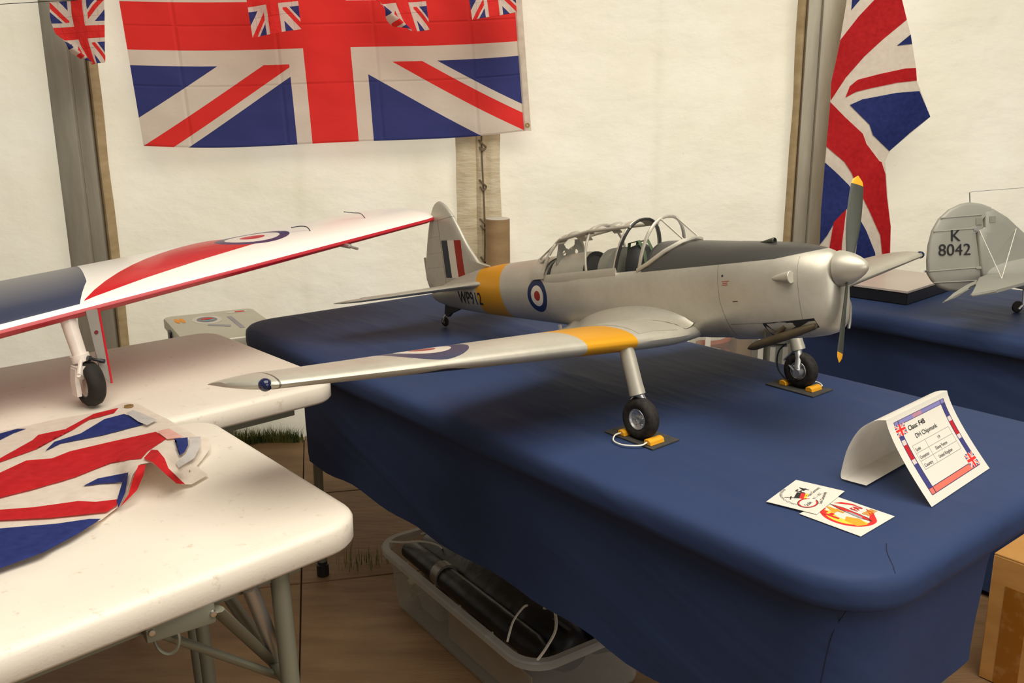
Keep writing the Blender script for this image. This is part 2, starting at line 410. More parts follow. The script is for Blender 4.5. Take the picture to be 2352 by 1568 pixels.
# ================================================================== TABLES
YAW = -0.894269
A_ = Vector((math.cos(YAW), math.sin(YAW), 0)); N_ = Vector((-math.sin(YAW), math.cos(YAW), 0))
def para_round(P, e1, e2, L, W, r, n=7, inset=0):   # P right-front corner; e1 to the left; e2 back
    out = []; cs = [(0, 0), (L, 0), (L, W), (0, W)]; dirs = [(1, 1), (-1, 1), (-1, -1), (1, -1)]
    for (cx, cy), (dx, dy) in zip(cs, dirs):
        c = (cx + dx * (r + 0), cy + dy * (r + 0)); rr = r - inset
        a0 = math.atan2(-dy, -dx) * 180 / PI
        a0 = {(1, 1): 180, (-1, 1): 270, (-1, -1): 0, (1, -1): 90}[(dx, dy)]
        for k in range(n + 1):
            a = R(a0 + 90 * k / n); x = c[0] + rr * math.cos(a); y = c[1] + rr * math.sin(a); out.append(P + e1 * x + e2 * y)
    return out
def slab(P, e1, e2, L, W, r, zt, zb):
    rings = []
    for z, ins in ((zt, .016), (zt - .001, .012), (zt - .004, .004), (zt - .010, 0), (zb + .006, 0), (zb, .005), (zb, .02), (zb + .015, .024)):
        rings.append([Vector((p.x, p.y, z)) for p in para_round(P, e1, e2, L, W, r, inset=ins)])
    return loft(rings, cap=True)
def folding_table(P, e1, e2, L, W, r, lab, inner=.16, zt=.74, rear=0, brace=True, yo=.10):
    P = Vector(P); e1 = Vector(e1).normalized(); e2 = Vector(e2).normalized()
    e = empty('folding_table', (0, 0, 0), label=lab, cat='table'); c = P + e1 * L / 2 + e2 * W / 2; e.location = (c.x, c.y, 0); off = Vector((-c.x, -c.y, 0))
    P = P + off
    obj('tabletop', slab(P, e1, e2, L, W, r, zt, zt - .045), M_white_tbl, e, angle=60)
    for (k, sx) in ((0, 1), (1, -1)):
        base = P + e1 * (inner if k == 0 else L - inner)
        pts = []
        for yv in (yo, W - yo):
            f = base + e2 * yv + e1 * ((rear if yv > W / 2 else 0) * sx); ft = f + e1 * (-.02 * sx) + e2 * (.0)
            leg = obj('leg', tube([Vector((f.x, f.y, zt - .05)), Vector((ft.x, ft.y, .03))], .0135, 14), M_leg, e)
            obj('rubber_foot', lathe([(0, 0), (.018, 0), (.018, .035), (.0145, .037), (.0145, .045)], o=(ft.x, ft.y, 0), n=16), M_blk, leg)
            pts.append((f, ft))
        for hz in (.50,):
            q = [a.lerp(b, (zt - .05 - hz) / (zt - .08)) for a, b in pts]
            obj('cross_bar', tube([Vector((q[0].x, q[0].y, hz)), Vector((q[1].x, q[1].y, hz))], .010, 10), M_leg, e)
        # folding brace from the middle of the frame up to the centre of the top
        m = base + e2 * W / 2
        for s in ((-.03, .03) if (brace or k == 1) else ()):
            a = m + e2 * s + e1 * (-.014 * sx); b = m + e2 * s * .3 + e1 * (.36 * sx)
            obj('brace', tube([Vector((a.x, a.y, .36)), Vector((b.x, b.y, zt - .065))], .009, 8, flat=.5), M_leg, e)
        g = m + e1 * (.36 * sx); obj('brace_bracket', box((g.x, g.y, zt - .056), (.06, .05, .028), math.atan2(e1.y, e1.x), .003), M_leg, e)
    # side rails under the top
    for yv in (.045, W - .045):
        a = P + e1 * .1 + e2 * yv; b = P + e1 * (L - .1) + e2 * yv; m = (a + b) / 2
        obj('side_rail', box((m.x, m.y, zt - .056), (L - .2, .02, .024), math.atan2(e1.y, e1.x), .002), M_leg, e)
    return e
E1n = (-.708, -.706, 0); E2n = (-.643, .766, 0)
near_tbl = folding_table((-.2137, 1.2375, 0), E1n, E2n, 1.83, .60, .062, 'white folding table in the left foreground with a crumpled flag on it', inner=.135, yo=.035, rear=-.06, brace=False)
E1f = (-.729, -.685, 0); E2f = (-.665, .747, 0)
far_tbl = folding_table((-.380, 1.938, 0), E1f, E2f, 1.83, .665, .062, 'white folding table behind the front one, carrying the red and white model', inner=.36)
_o = -near_tbl.location
_q = onz(652, 1556, .47) + _o
obj('brace', tube([_q, onz(352, 1449, .675) + _o], .0115, 10, flat=.55), M_leg, near_tbl)
obj('brace', tube([_q + Vector((-.01, .012, .01)), onz(496, 1398, .685) + _o], .012, 10, flat=.45), M_leg, near_tbl)
obj('brace', tube([_q + Vector((-.004, .02, -.01)), onz(572, 1345, .690) + _o], .011, 12), M_alu, near_tbl)
_b1, _b2 = onz(330, 1447, .682) + _o, onz(490, 1398, .682) + _o; _m = (_b1 + _b2) / 2; _d = _b2 - _b1
_bk = obj('brace_bracket', box(_m, (_d.length, .022, .030), math.atan2(_d.y, _d.x), .003), M_leg, near_tbl)
for _p in (_b1.lerp(_b2, .07), _b1.lerp(_b2, .95)): obj('rivet', lathe([(0, .002), (.004, .001), (.005, -.002)], o=_p + Vector((.008, -.010, 0)), axis=(.6, -.8, 0), n=12), M_chrome, _bk)
obj('lock_ring', tube([_b1.lerp(_b2, .30) + Vector((.016 * math.cos(a), .0, -.020 + .024 * math.sin(a))) for a in [2 * PI * k / 20 for k in range(20)]], .0022, 6, closed=True), M_leg, near_tbl)
# the blue table: an own folding table under a stretchy cover
blue_tbl = folding_table(A_ * -.525 + N_ * .985, -A_, N_, 1.90, .765, .07, 'folding table hidden under the blue cover of the silver model', inner=.20, zt=.733)
def cloth_bump():
    v = coords()[1]; a = nse(v, 5, 3, .5, stretch=(1, 1, 3)); b = nse(v, 500, 2)
    mp = E.nt.nodes.new('ShaderNodeMapping'); mp.inputs['Rotation'].default_value = (0, 0, -YAW); E.nt.links.new(v, mp.inputs[0])
    mp3 = E.nt.nodes.new('ShaderNodeMapping'); mp3.inputs['Rotation'].default_value = (R(0), R(-16), R(4)); E.nt.links.new(mp.outputs[0], mp3.inputs[0])
    mp2 = E.nt.nodes.new('ShaderNodeMapping'); mp2.inputs['Scale'].default_value = (1.1, 17, 17); E.nt.links.new(mp3.outputs[0], mp2.inputs[0])
    c0 = nse(mp2.outputs[0], .9, 2, .4); c = E.op('POWER', c0, 3.0) * 2.0
    return a * .25 + c * 1.0 + b * .03, .32, .010
M_cloth = mat('blue_stretch_fabric', srgb(38, 52, 92), .55,
    build=lambda p: (lambda v: mixc(ramp(nse(v, 90, 5, .7), .70, .80) * .25, mixc(ramp(nse(v, 2, 4), .3, .7), srgb(46, 59, 91), srgb(51, 65, 99)), srgb(120, 130, 150)))(coords()[1]), bump=cloth_bump, spec=.10)
try: M_cloth.node_tree.nodes['Principled BSDF'].inputs['Sheen Weight'].default_value = .0
except Exception: pass
def an_round(a0, a1, n0, n1, r, inset=0, nn=10, per=40):
    out = []
    cs = [(a1 - r, n0 + r, -90), (a1 - r, n1 - r, 0), (a0 + r, n1 - r, 90), (a0 + r, n0 + r, 180)]
    pts = []
    for (ca, cn, s0) in cs:
        for k in range(nn + 1):
            t = R(s0 + 90 * k / nn); pts.append((ca + (r - inset) * math.cos(t), cn + (r - inset) * math.sin(t)))
    # insert straight runs
    n = len(pts)
    for i in range(n):
        out.append(pts[i]); p, q = pts[i], pts[(i + 1) % n]
        if (i % (nn + 1)) == nn:
            for k in range(1, per): out.append((p[0] + (q[0] - p[0]) * k / per, p[1] + (q[1] - p[1]) * k / per))
    return out
def table_cover(name, a0, a1, n0, n1, r, hem, keep, lab, cat='tablecloth', taper=.02, m=M_cloth, zt=.743):
    b = bmesh.new(); rings = []
    N = len(an_round(a0, a1, n0, n1, r))
    base = an_round(a0, a1, n0, n1, r)
    levels = [(zt, .30), (zt, .12), (zt + .0005, .05), (zt - .001, .022), (zt - .004, .010), (zt - .012, .002), (zt - .025, 0), (zt - .040, .0), (zt - .050, .002), (zt - .055, .008), (zt - .057, .020)]
    for z, ins in levels:
        q = an_round(a0, a1, n0, n1, max(r, ins + .002) if ins <= r else r, inset=min(ins, r * .95)) if ins <= r * .95 else None
        if q is None:
            ca, cn = (a0 + a1) / 2, (n0 + n1) / 2; q = [(min(max(p[0], a0 + ins), a1 - ins), min(max(p[1], n0 + ins), n1 - ins)) for p in base]
        rings.append([Vector((A_ * p[0] + N_ * p[1]).to_tuple()) + Vector((0, 0, z)) for p in q])
    V = [[b.verts.new(p) for p in rg] for rg in rings]
    b.faces.new(V[0])
    for P_, Q_ in zip(V, V[1:]):
        for k in range(N): b.faces.new((P_[k], P_[(k + 1) % N], Q_[(k + 1) % N], Q_[k]))
    K = 10; ca, cn = (a0 + a1) / 2, (n0 + n1) / 2
    S = [V[-1]]
    for j in range(1, K + 1):
        t = j / K; row = []
        for k in range(N):
            a, n = base[k]; h = hem(a, n); z = (zt - .057) + (h - (zt - .057)) * t
            ins = .020 + .004 * min(1, t * 6) + taper * t
            wob = .012 * noise.noise(Vector((a * 3 + t * 1.2, n * 3, t * .6))) * t + .004 * noise.noise(Vector((a * 11 + t * 3, n * 11, t * 2))) * t
            da = max(0, abs(a - ca) - ((a1 - a0) / 2 - r)); dn = max(0, abs(n - cn) - ((n1 - n0) / 2 - r)); l = math.hypot(da, dn) or 1
            oa = math.copysign(da / l, a - ca); on = math.copysign(dn / l, n - cn)
            p = A_ * (a - oa * (ins - wob)) + N_ * (n - on * (ins - wob)); row.append(b.verts.new((p.x, p.y, z)))
        S.append(row)
    for P_, Q_ in zip(S, S[1:]):
        for k in range(N):
            a, n = base[k]
            if keep(a, n): b.faces.new((P_[k], P_[(k + 1) % N], Q_[(k + 1) % N], Q_[k]))
    bmesh.ops.delete(b, geom=[v for v in b.verts if not v.link_faces], context='VERTS')
    o = obj(name, b, m, angle=80); tag(o, lab, cat); return o
def hem1(a, n):
    h = .430
    if n < 1.0: h = .43 + .005 * math.sin(a * 23)
    if a > -.56: h = .48 - .07 * max(0, min(1, (1.18 - n) / .12))
    return h
cover = table_cover('tablecloth', -2.455, -.500, .952, 1.778, .125, hem1, lambda a, n: not (a < -2.085 and n < 1.6) and not (a > -.56 and n > 1.325) and not (n > 1.72 and a > -.75), 'blue stretch cloth over the table that holds the silver model aircraft', taper=.010)
# seam lines in the cover near the front corner
M_seam = plain('cloth_seam', srgb(14, 22, 44), .8)
_cb = bmesh.new(); _cb.from_mesh(cover.data); _bv = BVHTree.FromBMesh(_cb); _cb.free()
for _px in ([(1944, 1402), (1928, 1425), (1912, 1455), (1902, 1490), (1894, 1525), (1887, 1560), (1882, 1590)], [(2036, 1248), (2037, 1266), (2044, 1284), (2052, 1302), (2056, 1316)]):
    _pts = []
    for q in _px:
        h = _bv.ray_cast(CAM, ray(*q).normalized())
        if h[0] is not None: _pts.append(h[0] + h[1] * (-.0002 if h[1].dot(ray(*q)) > 0 else .0002))
    if len(_pts) > 2: obj('seam', tube(spline(_pts, 3), .0006, 6), M_seam, cover)
# ------------------------------------------------------------------ second blue table at the right
tb2 = folding_table(A_ * -.10 + N_ * 2.44, -A_, N_, 1.25, .66, .05, 'folding table hidden under the second blue cloth at the right', inner=.13, zt=.733)
a2l = (onv(1816, 779, N_, 2.415)).dot(A_)
cover2 = table_cover('tablecloth', a2l - .0, -.02, 2.412, 3.12, .03, lambda a, n: .02, lambda a, n: True, 'dark blue cloth over the second table, under the biplane tail', taper=-.005)
# ================================================================== SILVER MODEL AIRCRAFT (mesh units are full-size metres, empty scaled)
S = .177
D = dict(wx=1.8346, wz=-1.4611, twx=7.1287, twz=-.397)
PX, PY = 2.358477 * S, 9.523678 * S
att = math.atan2(D['twz'] - D['wz'], D['twx'] - D['wx'])
plane = empty('model_aircraft', (PX, PY, .7445), label='silver low-wing model trainer with yellow bands and dark nose panel on the blue cloth', cat='model aircraft')
plane.rotation_mode = 'QUATERNION'
plane.rotation_quaternion = (Matrix.Rotation(YAW, 3, 'Z') @ Matrix.Rotation(-att, 3, 'Y') @ Matrix.Rotation(PI, 3, 'Z')).to_quaternion()
plane.scale = (S, S, S)
OFF = Vector((-D['wx'], 0, -D['wz']))
def pt(name, bm, m, parent=None, **k):
    o = obj(name, bm, m, parent or plane, **k)
    if parent is None: o.location = OFF
    return o
# (x, half width, ztop, zbot, zcentre, n_top, n_bot)
ST = [(.285, .10, .09, -.42, -.06, 2, 2.2), (.30, .145, .135, -.50, -.06, 2, 2.3), (.33, .185, .170, -.575, -.06, 2.0, 2.6), (.38, .225, .195, -.612, -.07, 2.0, 2.8), (.46, .275, .225, -.632, -.08, 2.1, 3.0),
      (.60, .325, .262, -.645, -.10, 2.3, 3.2), (.80, .365, .300, -.65, -.10, 2.4, 3.2), (1.1, .395, .338, -.652, -.10, 2.4, 3.2), (1.42, .415, .372, -.65, -.10, 2.4, 3.2), (1.44, .412, .372, -.63, -.10, 2.4, 3.2), (1.8, .425, .415, -.625, -.10, 2.3, 3.0),
      (2.1, .43, .450, -.61, -.08, 2.2, 2.9), (2.38, .43, .47, -.59, -.06, 2.2, 2.8), (2.44, .43, .47, -.585, -.06, 2.2, 2.8), (2.6, .43, .40, -.57, -.05, 2.2, 2.7), (3.0, .43, .40, -.54, -.03, 2.2, 2.6), (3.5, .42, .40, -.50, 0, 2.2, 2.5),
      (4.0, .39, .40, -.45, .02, 2.2, 2.4), (4.16, .38, .42, -.435, .03, 2.2, 2.4), (4.22, .375, .44, -.43, .03, 2.1, 2.4), (4.5, .35, .455, -.40, .04, 2.0, 2.3), (5.0, .305, .45, -.345, .06, 2.0, 2.2), (5.5, .26, .445, -.29, .08, 1.9, 2.1),
      (6.0, .205, .42, -.235, .09, 1.8, 2.0), (6.5, .145, .36, -.165, .10, 1.7, 2.0), (6.9, .09, .30, -.10, .10, 1.6, 2.0), (7.2, .045, .24, -.02, .11, 1.6, 2), (7.36, .018, .19, .06, .12, 1.6, 2)]
def lerpst(x):
    for a, b in zip(ST, ST[1:]):
        if a[0] <= x <= b[0]:
            t = (x - a[0]) / (b[0] - a[0]); return tuple(p + (q - p) * t for p, q in zip(a, b))
    return ST[0] if x < ST[0][0] else ST[-1]
SILL = .185
def fring(x, n=56, g=0):
    _, w_, zt, zb, zc, nt_, nb = lerpst(x); out = []
    for k in range(n):
        th_ = 2 * PI * k / n; c, s_ = math.cos(th_), math.sin(th_); e_ = nt_ if c > 0 else nb
        y = (w_ + g) * math.copysign(abs(s_) ** (2 / e_), s_); z = zc + ((zt + g - zc) if c > 0 else (zc - zb + g)) * math.copysign(abs(c) ** (2 / e_), c)
        if 2.45 < x < 4.2 and z > SILL:
            if abs(y) < .34: z = -.12; 
            else: z = SILL
        out.append(Vector((x, y, z)))
    return out
xs = sorted(set([s[0] for s in ST] + [2.1 + .1 * i for i in range(24)] + [4.6 + .15 * i for i in range(18)]))
b = loft([fring(x) for x in xs], cap=True)
b.faces.ensure_lookup_table()
for f in b.faces:
    c = f.calc_center_median()
    if 2.41 < c.x < 4.22 and abs(c.y) < .345 and -.2 < c.z < .44 and not (c.x > 4.205): f.material_index = 1
bmf = b.copy(); BV = BVHTree.FromBMesh(bmf)
fus = pt('fuselage', b, [M_fus, M_dark], angle=35)
# nose bowl intake hollow + joints are on the cowling; spinner and prop
sp = [(0, 0), (.024, .006), (.050, .023), (.080, .055), (.110, .10), (.136, .15), (.156, .20), (.168, .245), (.174, .280), (.16, .284), (0, .284)]
prop = pt('propeller', bm_lathe(bmesh.new(), [(.035, .17), (.035, .30)], axis=(1, 0, 0), n=16), M_olive)
spin = pt('spinner', bm_lathe(bmesh.new(), sp, axis=(1, 0, 0), n=40), M_sil, angle=50)
def blade(ang):
    rad = Vector((0, math.sin(ang), math.cos(ang))); tan = Vector((0, math.cos(ang), -math.sin(ang))); ax = Vector((1, 0, 0)); rings = []; tipr = []
    for k in range(19):
        q = k / 18; rr = .10 + .806 * q; ch = .055 + .150 * math.sin(min(1, q * 1.25 + .05) * PI / 2) * (1 - .35 * q); ch *= math.sqrt(max(0, 1 - max(0, (q - .86) / .14) ** 2)) if q > .86 else 1
        ch = max(ch, .01); tw = R(34 - 22 * q); d = tan * math.cos(tw) + ax * math.sin(tw) * TW; nn = rad.cross(d).normalized(); t_ = ch * (.22 - .12 * q) + .004
        rings.append([Vector((.20, 0, 0)) + rad * rr + d * ch / 2 * math.cos(2 * PI * j / 14) * 1.0 + nn * t_ / 2 * math.sin(2 * PI * j / 14) for j in range(14)])
    return rings
TW = 1
for ang in (-.353, -.353 + PI):
    rg = blade(ang); bl = pt('blade', loft(rg[:17]), M_olive, prop); pt('blade_tip', loft(rg[16:]), M_yel, bl)
# wings
def naca(c, t, n=16, camber=.02):
    up, lo = [], []
    for k in range(n + 1):
        x = .5 * (1 - math.cos(PI * k / n)); y = 5 * t * (.2969 * math.sqrt(x) - .126 * x - .3516 * x * x + .2843 * x ** 3 - .1015 * x ** 4)
        m = camber; pz = .4; yc = m / pz ** 2 * (2 * pz * x - x * x) if x < pz else m / (1 - pz) ** 2 * (1 - 2 * pz + 2 * pz * x - x * x)
        up.append((x * c, (yc + y) * c)); lo.append((x * c, (yc - y) * c))
    return up[::-1] + lo[1:-1]
WS = [(.12, 1.82, 2.2, .150, .0), (.30, 1.81, 2.23, .150, .0), (.38, 1.80, 2.22, .150, .0), (.46, 1.80, 2.14, .148, 0), (.56, 1.79, 2.08, .146, 0), (.72, 1.775, 2.03, .146, 0), (1.0, 1.75, 1.97, .148, 0), (1.25, 1.77, 1.90, .148, 0), (2.0, 1.84, 1.72, .150, 0), (3.0, 1.92, 1.50, .148, 0), (4.0, 2.0, 1.27, .135, 0),
      (4.70, 2.06, 1.14, .12, 0), (4.95, 2.08, 1.10, .12, 0), (5.04, 2.12, 1.03, .11, 0), (5.12, 2.20, .90, .10, 0), (5.18, 2.32, .72, .09, 0), (5.22, 2.48, .46, .08, 0)]
WZ = -.485
def wmid(s): return WZ + .068 * (s - 1) + (.0 if s > .6 else (.6 - s) * .12)
def wing(sgn):
    rings = []
    for (s, le, ch, t, dz) in WS: rings.append([Vector((le + x, sgn * s, wmid(s) + z - .01 * ch)) for x, z in naca(ch, t)])
    return loft(rings)
for sgn in (1, -1):
    wg = pt('wing', wing(sgn), M_wing, angle=50)
    pt('navigation_light', bm_lathe(bmesh.new(), [(0, -.06), (.03, -.052), (.048, -.03), (.054, 0), (.05, .02), (0, .03)], o=(2.165, sgn * 5.04, wmid(5.04) - .006), axis=(1, sgn * .05, 0), n=20), plain('navy_lens', (.01, .014, .05), .08, 0, .2), wg)
    # walkway skin standing proud of the wing root
    def wtop(x, s):
        for a, c_ in zip(WS, WS[1:]):
            if a[0] <= s <= c_[0]:
                t = (s - a[0]) / (c_[0] - a[0]); le = a[1] + (c_[1] - a[1]) * t; ch = a[2] + (c_[2] - a[2]) * t; th_ = a[3] + (c_[3] - a[3]) * t; break
        q = max(0.0001, min(1, (x - le) / ch)); y = 5 * th_ * (.2969 * math.sqrt(q) - .126 * q - .3516 * q * q + .2843 * q ** 3 - .1015 * q ** 4)
        yc = .02 / .16 * (.8 * q - q * q) if q < .4 else .02 / .36 * (.2 + .8 * q - q * q); return wmid(s) + (yc + y) * ch - .01 * ch
    bb = bmesh.new(); rows = []
    for j in range(13):
        s = .64 + .58 * j / 12; row = []
        x0 = 1.83
        for i in range(15):
            x = x0 + (3.3 - x0) * i / 14; row.append(bb.verts.new((x, sgn * s, wtop(x, s) + .006)))
        rows.append(row)
    for a, c_ in zip(rows, rows[1:]):
        for i in range(14): bb.faces.new((a[i], a[i + 1], c_[i + 1], c_[i]))
    ge = bmesh.ops.extrude_face_region(bb, geom=bb.faces[:]); bmesh.ops.translate(bb, vec=(0, 0, -.02), verts=[v for v in ge['geom'] if isinstance(v, bmesh.types.BMVert)])
    pt('walkway_panel', bb, M_sil, wg)
    # fillet between wing and fuselage
    bb = bmesh.new(); rows = []
    for i in range(25):
        x = 1.83 + (4.10 - 1.83) * i / 24; row = []
        L = lerpst(x); bulge = math.sin(min(1, max(0, (x - 1.76) / 2.36)) * PI)
        so = .50 + .16 * bulge ** .8; sp_ = so; zo = (wtop(x, so) if x < 3.8 else wmid(.5) + .04) + .004
        zi = zo + .03 + .19 * bulge ** .7
        # inner point on fuselage side at height zi
        hit = BV.ray_cast(Vector((x, 1.5, zi)), Vector((0, -1, 0)))
        yi = (hit[0].y if hit[0] is not None else .36) - .02
        for k in range(9):
            t = k / 8; # concave quarter curve
            yy = yi + (so - yi) * (1 - math.cos(t * PI / 2)); zz = zi + (zo - zi) * math.sin(t * PI / 2)
            row.append(bb.verts.new((x, sgn * yy, zz)))
        rows.append(row)
    for a, c_ in zip(rows, rows[1:]):
        for i in range(8): bb.faces.new((a[i], a[i + 1], c_[i + 1], c_[i]))
    pt('wing_fillet', bb, M_sil, fus)
    # tailplane
    tp = [(.0, 5.80, 1.42, .07), (.16, 5.62, 1.60, .062), (.24, 5.92, 1.30, .07), (.35, 6.10, 1.12, .075), (.8, 6.26, .95, .085), (1.3, 6.44, .77, .085), (1.6, 6.56, .66, .085), (1.72, 6.63, .58, .08), (1.80, 6.74, .44, .08), (1.84, 6.88, .26, .08)]
    tpl = pt('tailplane', loft([[Vector((le + x, sgn * s, .205 + z)) for x, z in naca(ch, t, 10, 0)] for (s, le, ch, t) in tp]), M_sil, angle=50)
    # elevator joint as a recessed dark strip
    pt('elevator_gap', loft([[Vector((x, sgn * s, .205 + dz)) for x, dz in ((6.84, .031), (6.86, .031), (6.86, -.031), (6.84, -.031))] for s in (.16, .9, 1.55)]), M_dark, tpl)
    # landing gear
    s = 1.37 * sgn
    gl = pt('landing_gear', bm_lathe(bmesh.new(), [(.070, 0), (.078, -.10), (.078, -.40), (.083, -.47), (.083, -.50), (.06, -.51), (0, -.51)], o=(1.89, s, -.51), axis=(.17, 0, .985), n=28), M_sil)
    # lathe axis points up; the leg runs down and forward
    pt('oleo', tube([(1.805, s - .012 * sgn, -.98), (1.775, s - .045 * sgn, -1.10), (1.77, s - .10 * sgn, -1.18), (1.77, s - .105 * sgn, -1.27)], [.048, .042, .036, .036], 14), M_alu, gl)
    pt('axle', bm_lathe(bmesh.new(), [(0, -.14), (.05, -.14), (.055, -.09), (.05, -.05), (.03, -.04), (.03, .05)], o=(1.775, s, -1.262), axis=(0, sgn, 0), n=16), M_alu, gl)
    pt('torque_link', tube([(1.84, s - .03 * sgn, -1.0), (1.99, s - .03 * sgn, -1.12), (1.84, s - .08 * sgn, -1.24)], .018, 8), M_alu, gl)
    WC = Vector((1.80, s, -1.246)); r0 = .216
    whl = pt('wheel', bm_lathe(bmesh.new(), [(.105, -.055), (.13, -.070), (.165, -.076), (.193, -.064), (.209, -.038), (r0, 0), (.209, .038), (.193, .064), (.165, .076), (.13, .070), (.105, .055)], o=WC, axis=(0, 1, 0), n=44), M_tyre)
    rim = pt('rim', bm_lathe(bmesh.new(), [(.108, -.058), (.104, -.062), (.098, -.060), (.090, -.040), (.045, -.030), (.040, -.045), (.022, -.047), (.020, -.038), (0, -.038)], o=WC, axis=(0, 1, 0), n=36), M_alu, whl)
    pt('rim', bm_lathe(bmesh.new(), [(.108, .058), (.104, .062), (.098, .060), (.090, .040), (.045, .030), (.040, .045), (.022, .047), (.020, .038), (0, .038)], o=WC, axis=(0, 1, 0), n=36), M_alu, whl)
    for k in range(6):
        a = 2 * PI * k / 6; pt('bolt', bm_lathe(bmesh.new(), [(0, 0), (.007, 0), (.007, .008), (0, .008)], o=WC + Vector((.066 * math.cos(a), sgn * .033, .066 * math.sin(a))), axis=(0, sgn, 0), n=8), M_chrome, rim)
    if sgn == -1:
        pt('brake_hose', tube(spline([(1.93, s + .05, -.92), (2.05, s + .05, -1.02), (2.08, s + .06, -1.2), (1.97, s + .08, -1.34), (1.84, s + .10, -1.34)], 6), .010, 6), M_blk, gl)
# fin and rudder
finp = [(5.78, .435), (5.98, .475), (6.10, .60), (6.26, .80), (6.40, 1.04), (6.53, 1.25), (6.64, 1.38), (6.76, 1.475), (6.87, 1.50), (6.98, 1.46), (7.08, 1.35), (7.18, 1.18), (7.28, .96), (7.36, .76), (7.43, .54), (7.455, .36), (7.40, .20), (7.33, .11), (7.30, .02), (7.0, -.02), (6.6, .20), (6.2, .32)]
def plate(poly, t, ax=1, dome=.35):
    bb = bmesh.new(); cx = sum(p[0] for p in poly) / len(poly); cz = sum(p[1] for p in poly) / len(poly)
    rings = []
    for (k, tt) in ((1, 0), (.985, t * .22), (.94, t * .36), (.8, t * .47), (.5, t * .5)):
        rings.append([(cx + (p[0] - cx) * k, cz + (p[1] - cz) * k, tt) for p in poly])
    def P3(q, sg): return Vector((q[0], sg * q[2], q[1]))
    v0 = [bb.verts.new(P3(q, 1)) for q in rings[0]]
    for sg in (1, -1):
        prev = v0
        for rg in rings[1:]:
            cur = [bb.verts.new(P3(q, sg)) for q in rg]
            for i in range(len(cur)): bb.faces.new((prev[i], prev[(i + 1) % len(cur)], cur[(i + 1) % len(cur)], cur[i]))
            prev = cur
        bb.faces.new(prev)
    return bb
sm = [(p.x, p.y) for p in spline([(p[0], p[1], 0) for p in finp] + [(finp[0][0], finp[0][1], 0)], 3)][:-1]
fin = pt('tail_fin', plate(sm, .085), M_fin, angle=60)
pt('rudder_hinge', bm_box(bmesh.new(), (6.90, .0, 1.0), (.03, .075, .025), bev=.004), M_alu, fin)
pt('rudder_tab', bm_box(bmesh.new(), (7.445, 0, .52), (.05, .012, .36)), M_sil, fin)
# tail wheel
tg = pt('tail_gear', bm_prism(bmesh.new(), [(6.64, -.03, -.14), (7.02, -.03, -.05), (7.07, -.03, -.20), (7.0, -.03, -.25), (6.92, -.03, -.20)], (0, .06, 0)), M_dark)
pt('fork', tube([(7.04, .0, -.19), (7.06, .045, -.24), (7.125, .045, -.32)], .013, 8), M_alu, tg)
tw_ = pt('tail_wheel', bm_lathe(bmesh.new(), [(.025, -.022), (.04, -.030), (.06, -.028), (.074, -.014), (.078, 0), (.074, .014), (.06, .028), (.04, .030), (.025, .022)], o=(7.125, 0, -.319), axis=(0, 1, 0), n=28), M_tyre)
pt('rim', bm_lathe(bmesh.new(), [(0, -.02), (.02, -.026), (.034, -.024), (.034, .024), (.02, .026), (0, .02)], o=(7.125, 0, -.319), axis=(0, 1, 0), n=20), plain('brass_hub', srgb(150, 138, 96), .4, .6), tw_)
# canopy
def arch(x0, x1, z0, z1, hw, n=18, p_=2.35, shift=0):
    out = []
    for k in range(n + 1):
        a = PI * k / n; c, s_ = math.cos(a), math.sin(a); y = hw * math.copysign(abs(c) ** (2 / p_), c); q = abs(s_) ** (2 / p_); z = z0 + (z1 - z0) * q
        out.append(Vector((x0 + (x1 - x0) * q, y, z)))
    return out
can = pt('canopy', tube(arch(4.30, 4.02, .20, .70, .335), .022, 8, flat=1), M_sil)
can['label'] = 'sliding cockpit canopy, slid back'
M_blkfr = plain('black_frame', (.02, .02, .02), .5)
ar1 = arch(2.93, 2.72, .20, .755, .365); ar2 = arch(3.42, 3.42, .20, .765, .365); ar3 = arch(4.12, 3.96, .20, .715, .345)
pt('front_hoop', tube(ar1, .017, 8), M_blkfr, can); pt('middle_hoop', tube(ar2, .016, 8), M_sil, can)
pt('front_trim', tube(arch(2.955, 2.745, .20, .762, .368), .016, 8), M_sil, can)
for sg in (1, -1):
    # side rail and skirt
    pt('side_skirt', loft([[Vector((x, sg * (y0 + dy), z)) for (dy, z) in ((.012, .14), (.018, .20), (.0, .245), (-.014, .20), (-.010, .14))] for (x, y0) in ((2.90, .385), (3.3, .385), (3.8, .375), (4.1, .358), (4.22, .348))]), M_sil, can)
    pt('roof_rail', tube([Vector((2.735, sg * .235, .69)), Vector((3.42, sg * .235, .705)), Vector((3.98, sg * .225, .655)), Vector((4.10, sg * .21, .60))], .020, 8), M_sil, can)
    pt('rear_frame', tube([Vector((4.12, sg * .30, .47)), Vector((4.36, sg * .25, .40)), Vector((4.50, sg * .16, .44)), Vector((4.62, 0, .455))], .016, 8), M_sil, can)
    pt('rear_strut', tube([Vector((4.10, sg * .22, .60)), Vector((4.50, sg * .16, .44))], .012, 8), M_sil, can)
def bulge(x, y):
    return lathe([(0, .045), (.05, .040), (.09, .02), (.10, 0)], o=(x, y, .705), axis=(.0, .4 * (1 if y > 0 else -1), 1), n=16)
for (x, y, z) in ((3.05, 0, .755), (3.80, 0, .725)): pt('roof_blister', bm_lathe(bmesh.new(), [(0, .028), (.04, .024), (.07, .012), (.082, 0)], o=(x, .14, z - .018), axis=(0, .25, 1), n=18), M_sil, can)
pt('roof_frame', loft([[v + Vector((dx, 0, dz)) for (dx, dz) in ((.0, .006), (.16, .004), (.16, -.008), (.0, -.008))] for v in ar1[6:13]]), M_sil, can)
pt('roof_frame', loft([[v + Vector((dx, 0, dz)) for (dx, dz) in ((-.07, .004), (.07, .004), (.07, -.008), (-.07, -.008))] for v in ar2[5:14]]), M_sil, can)
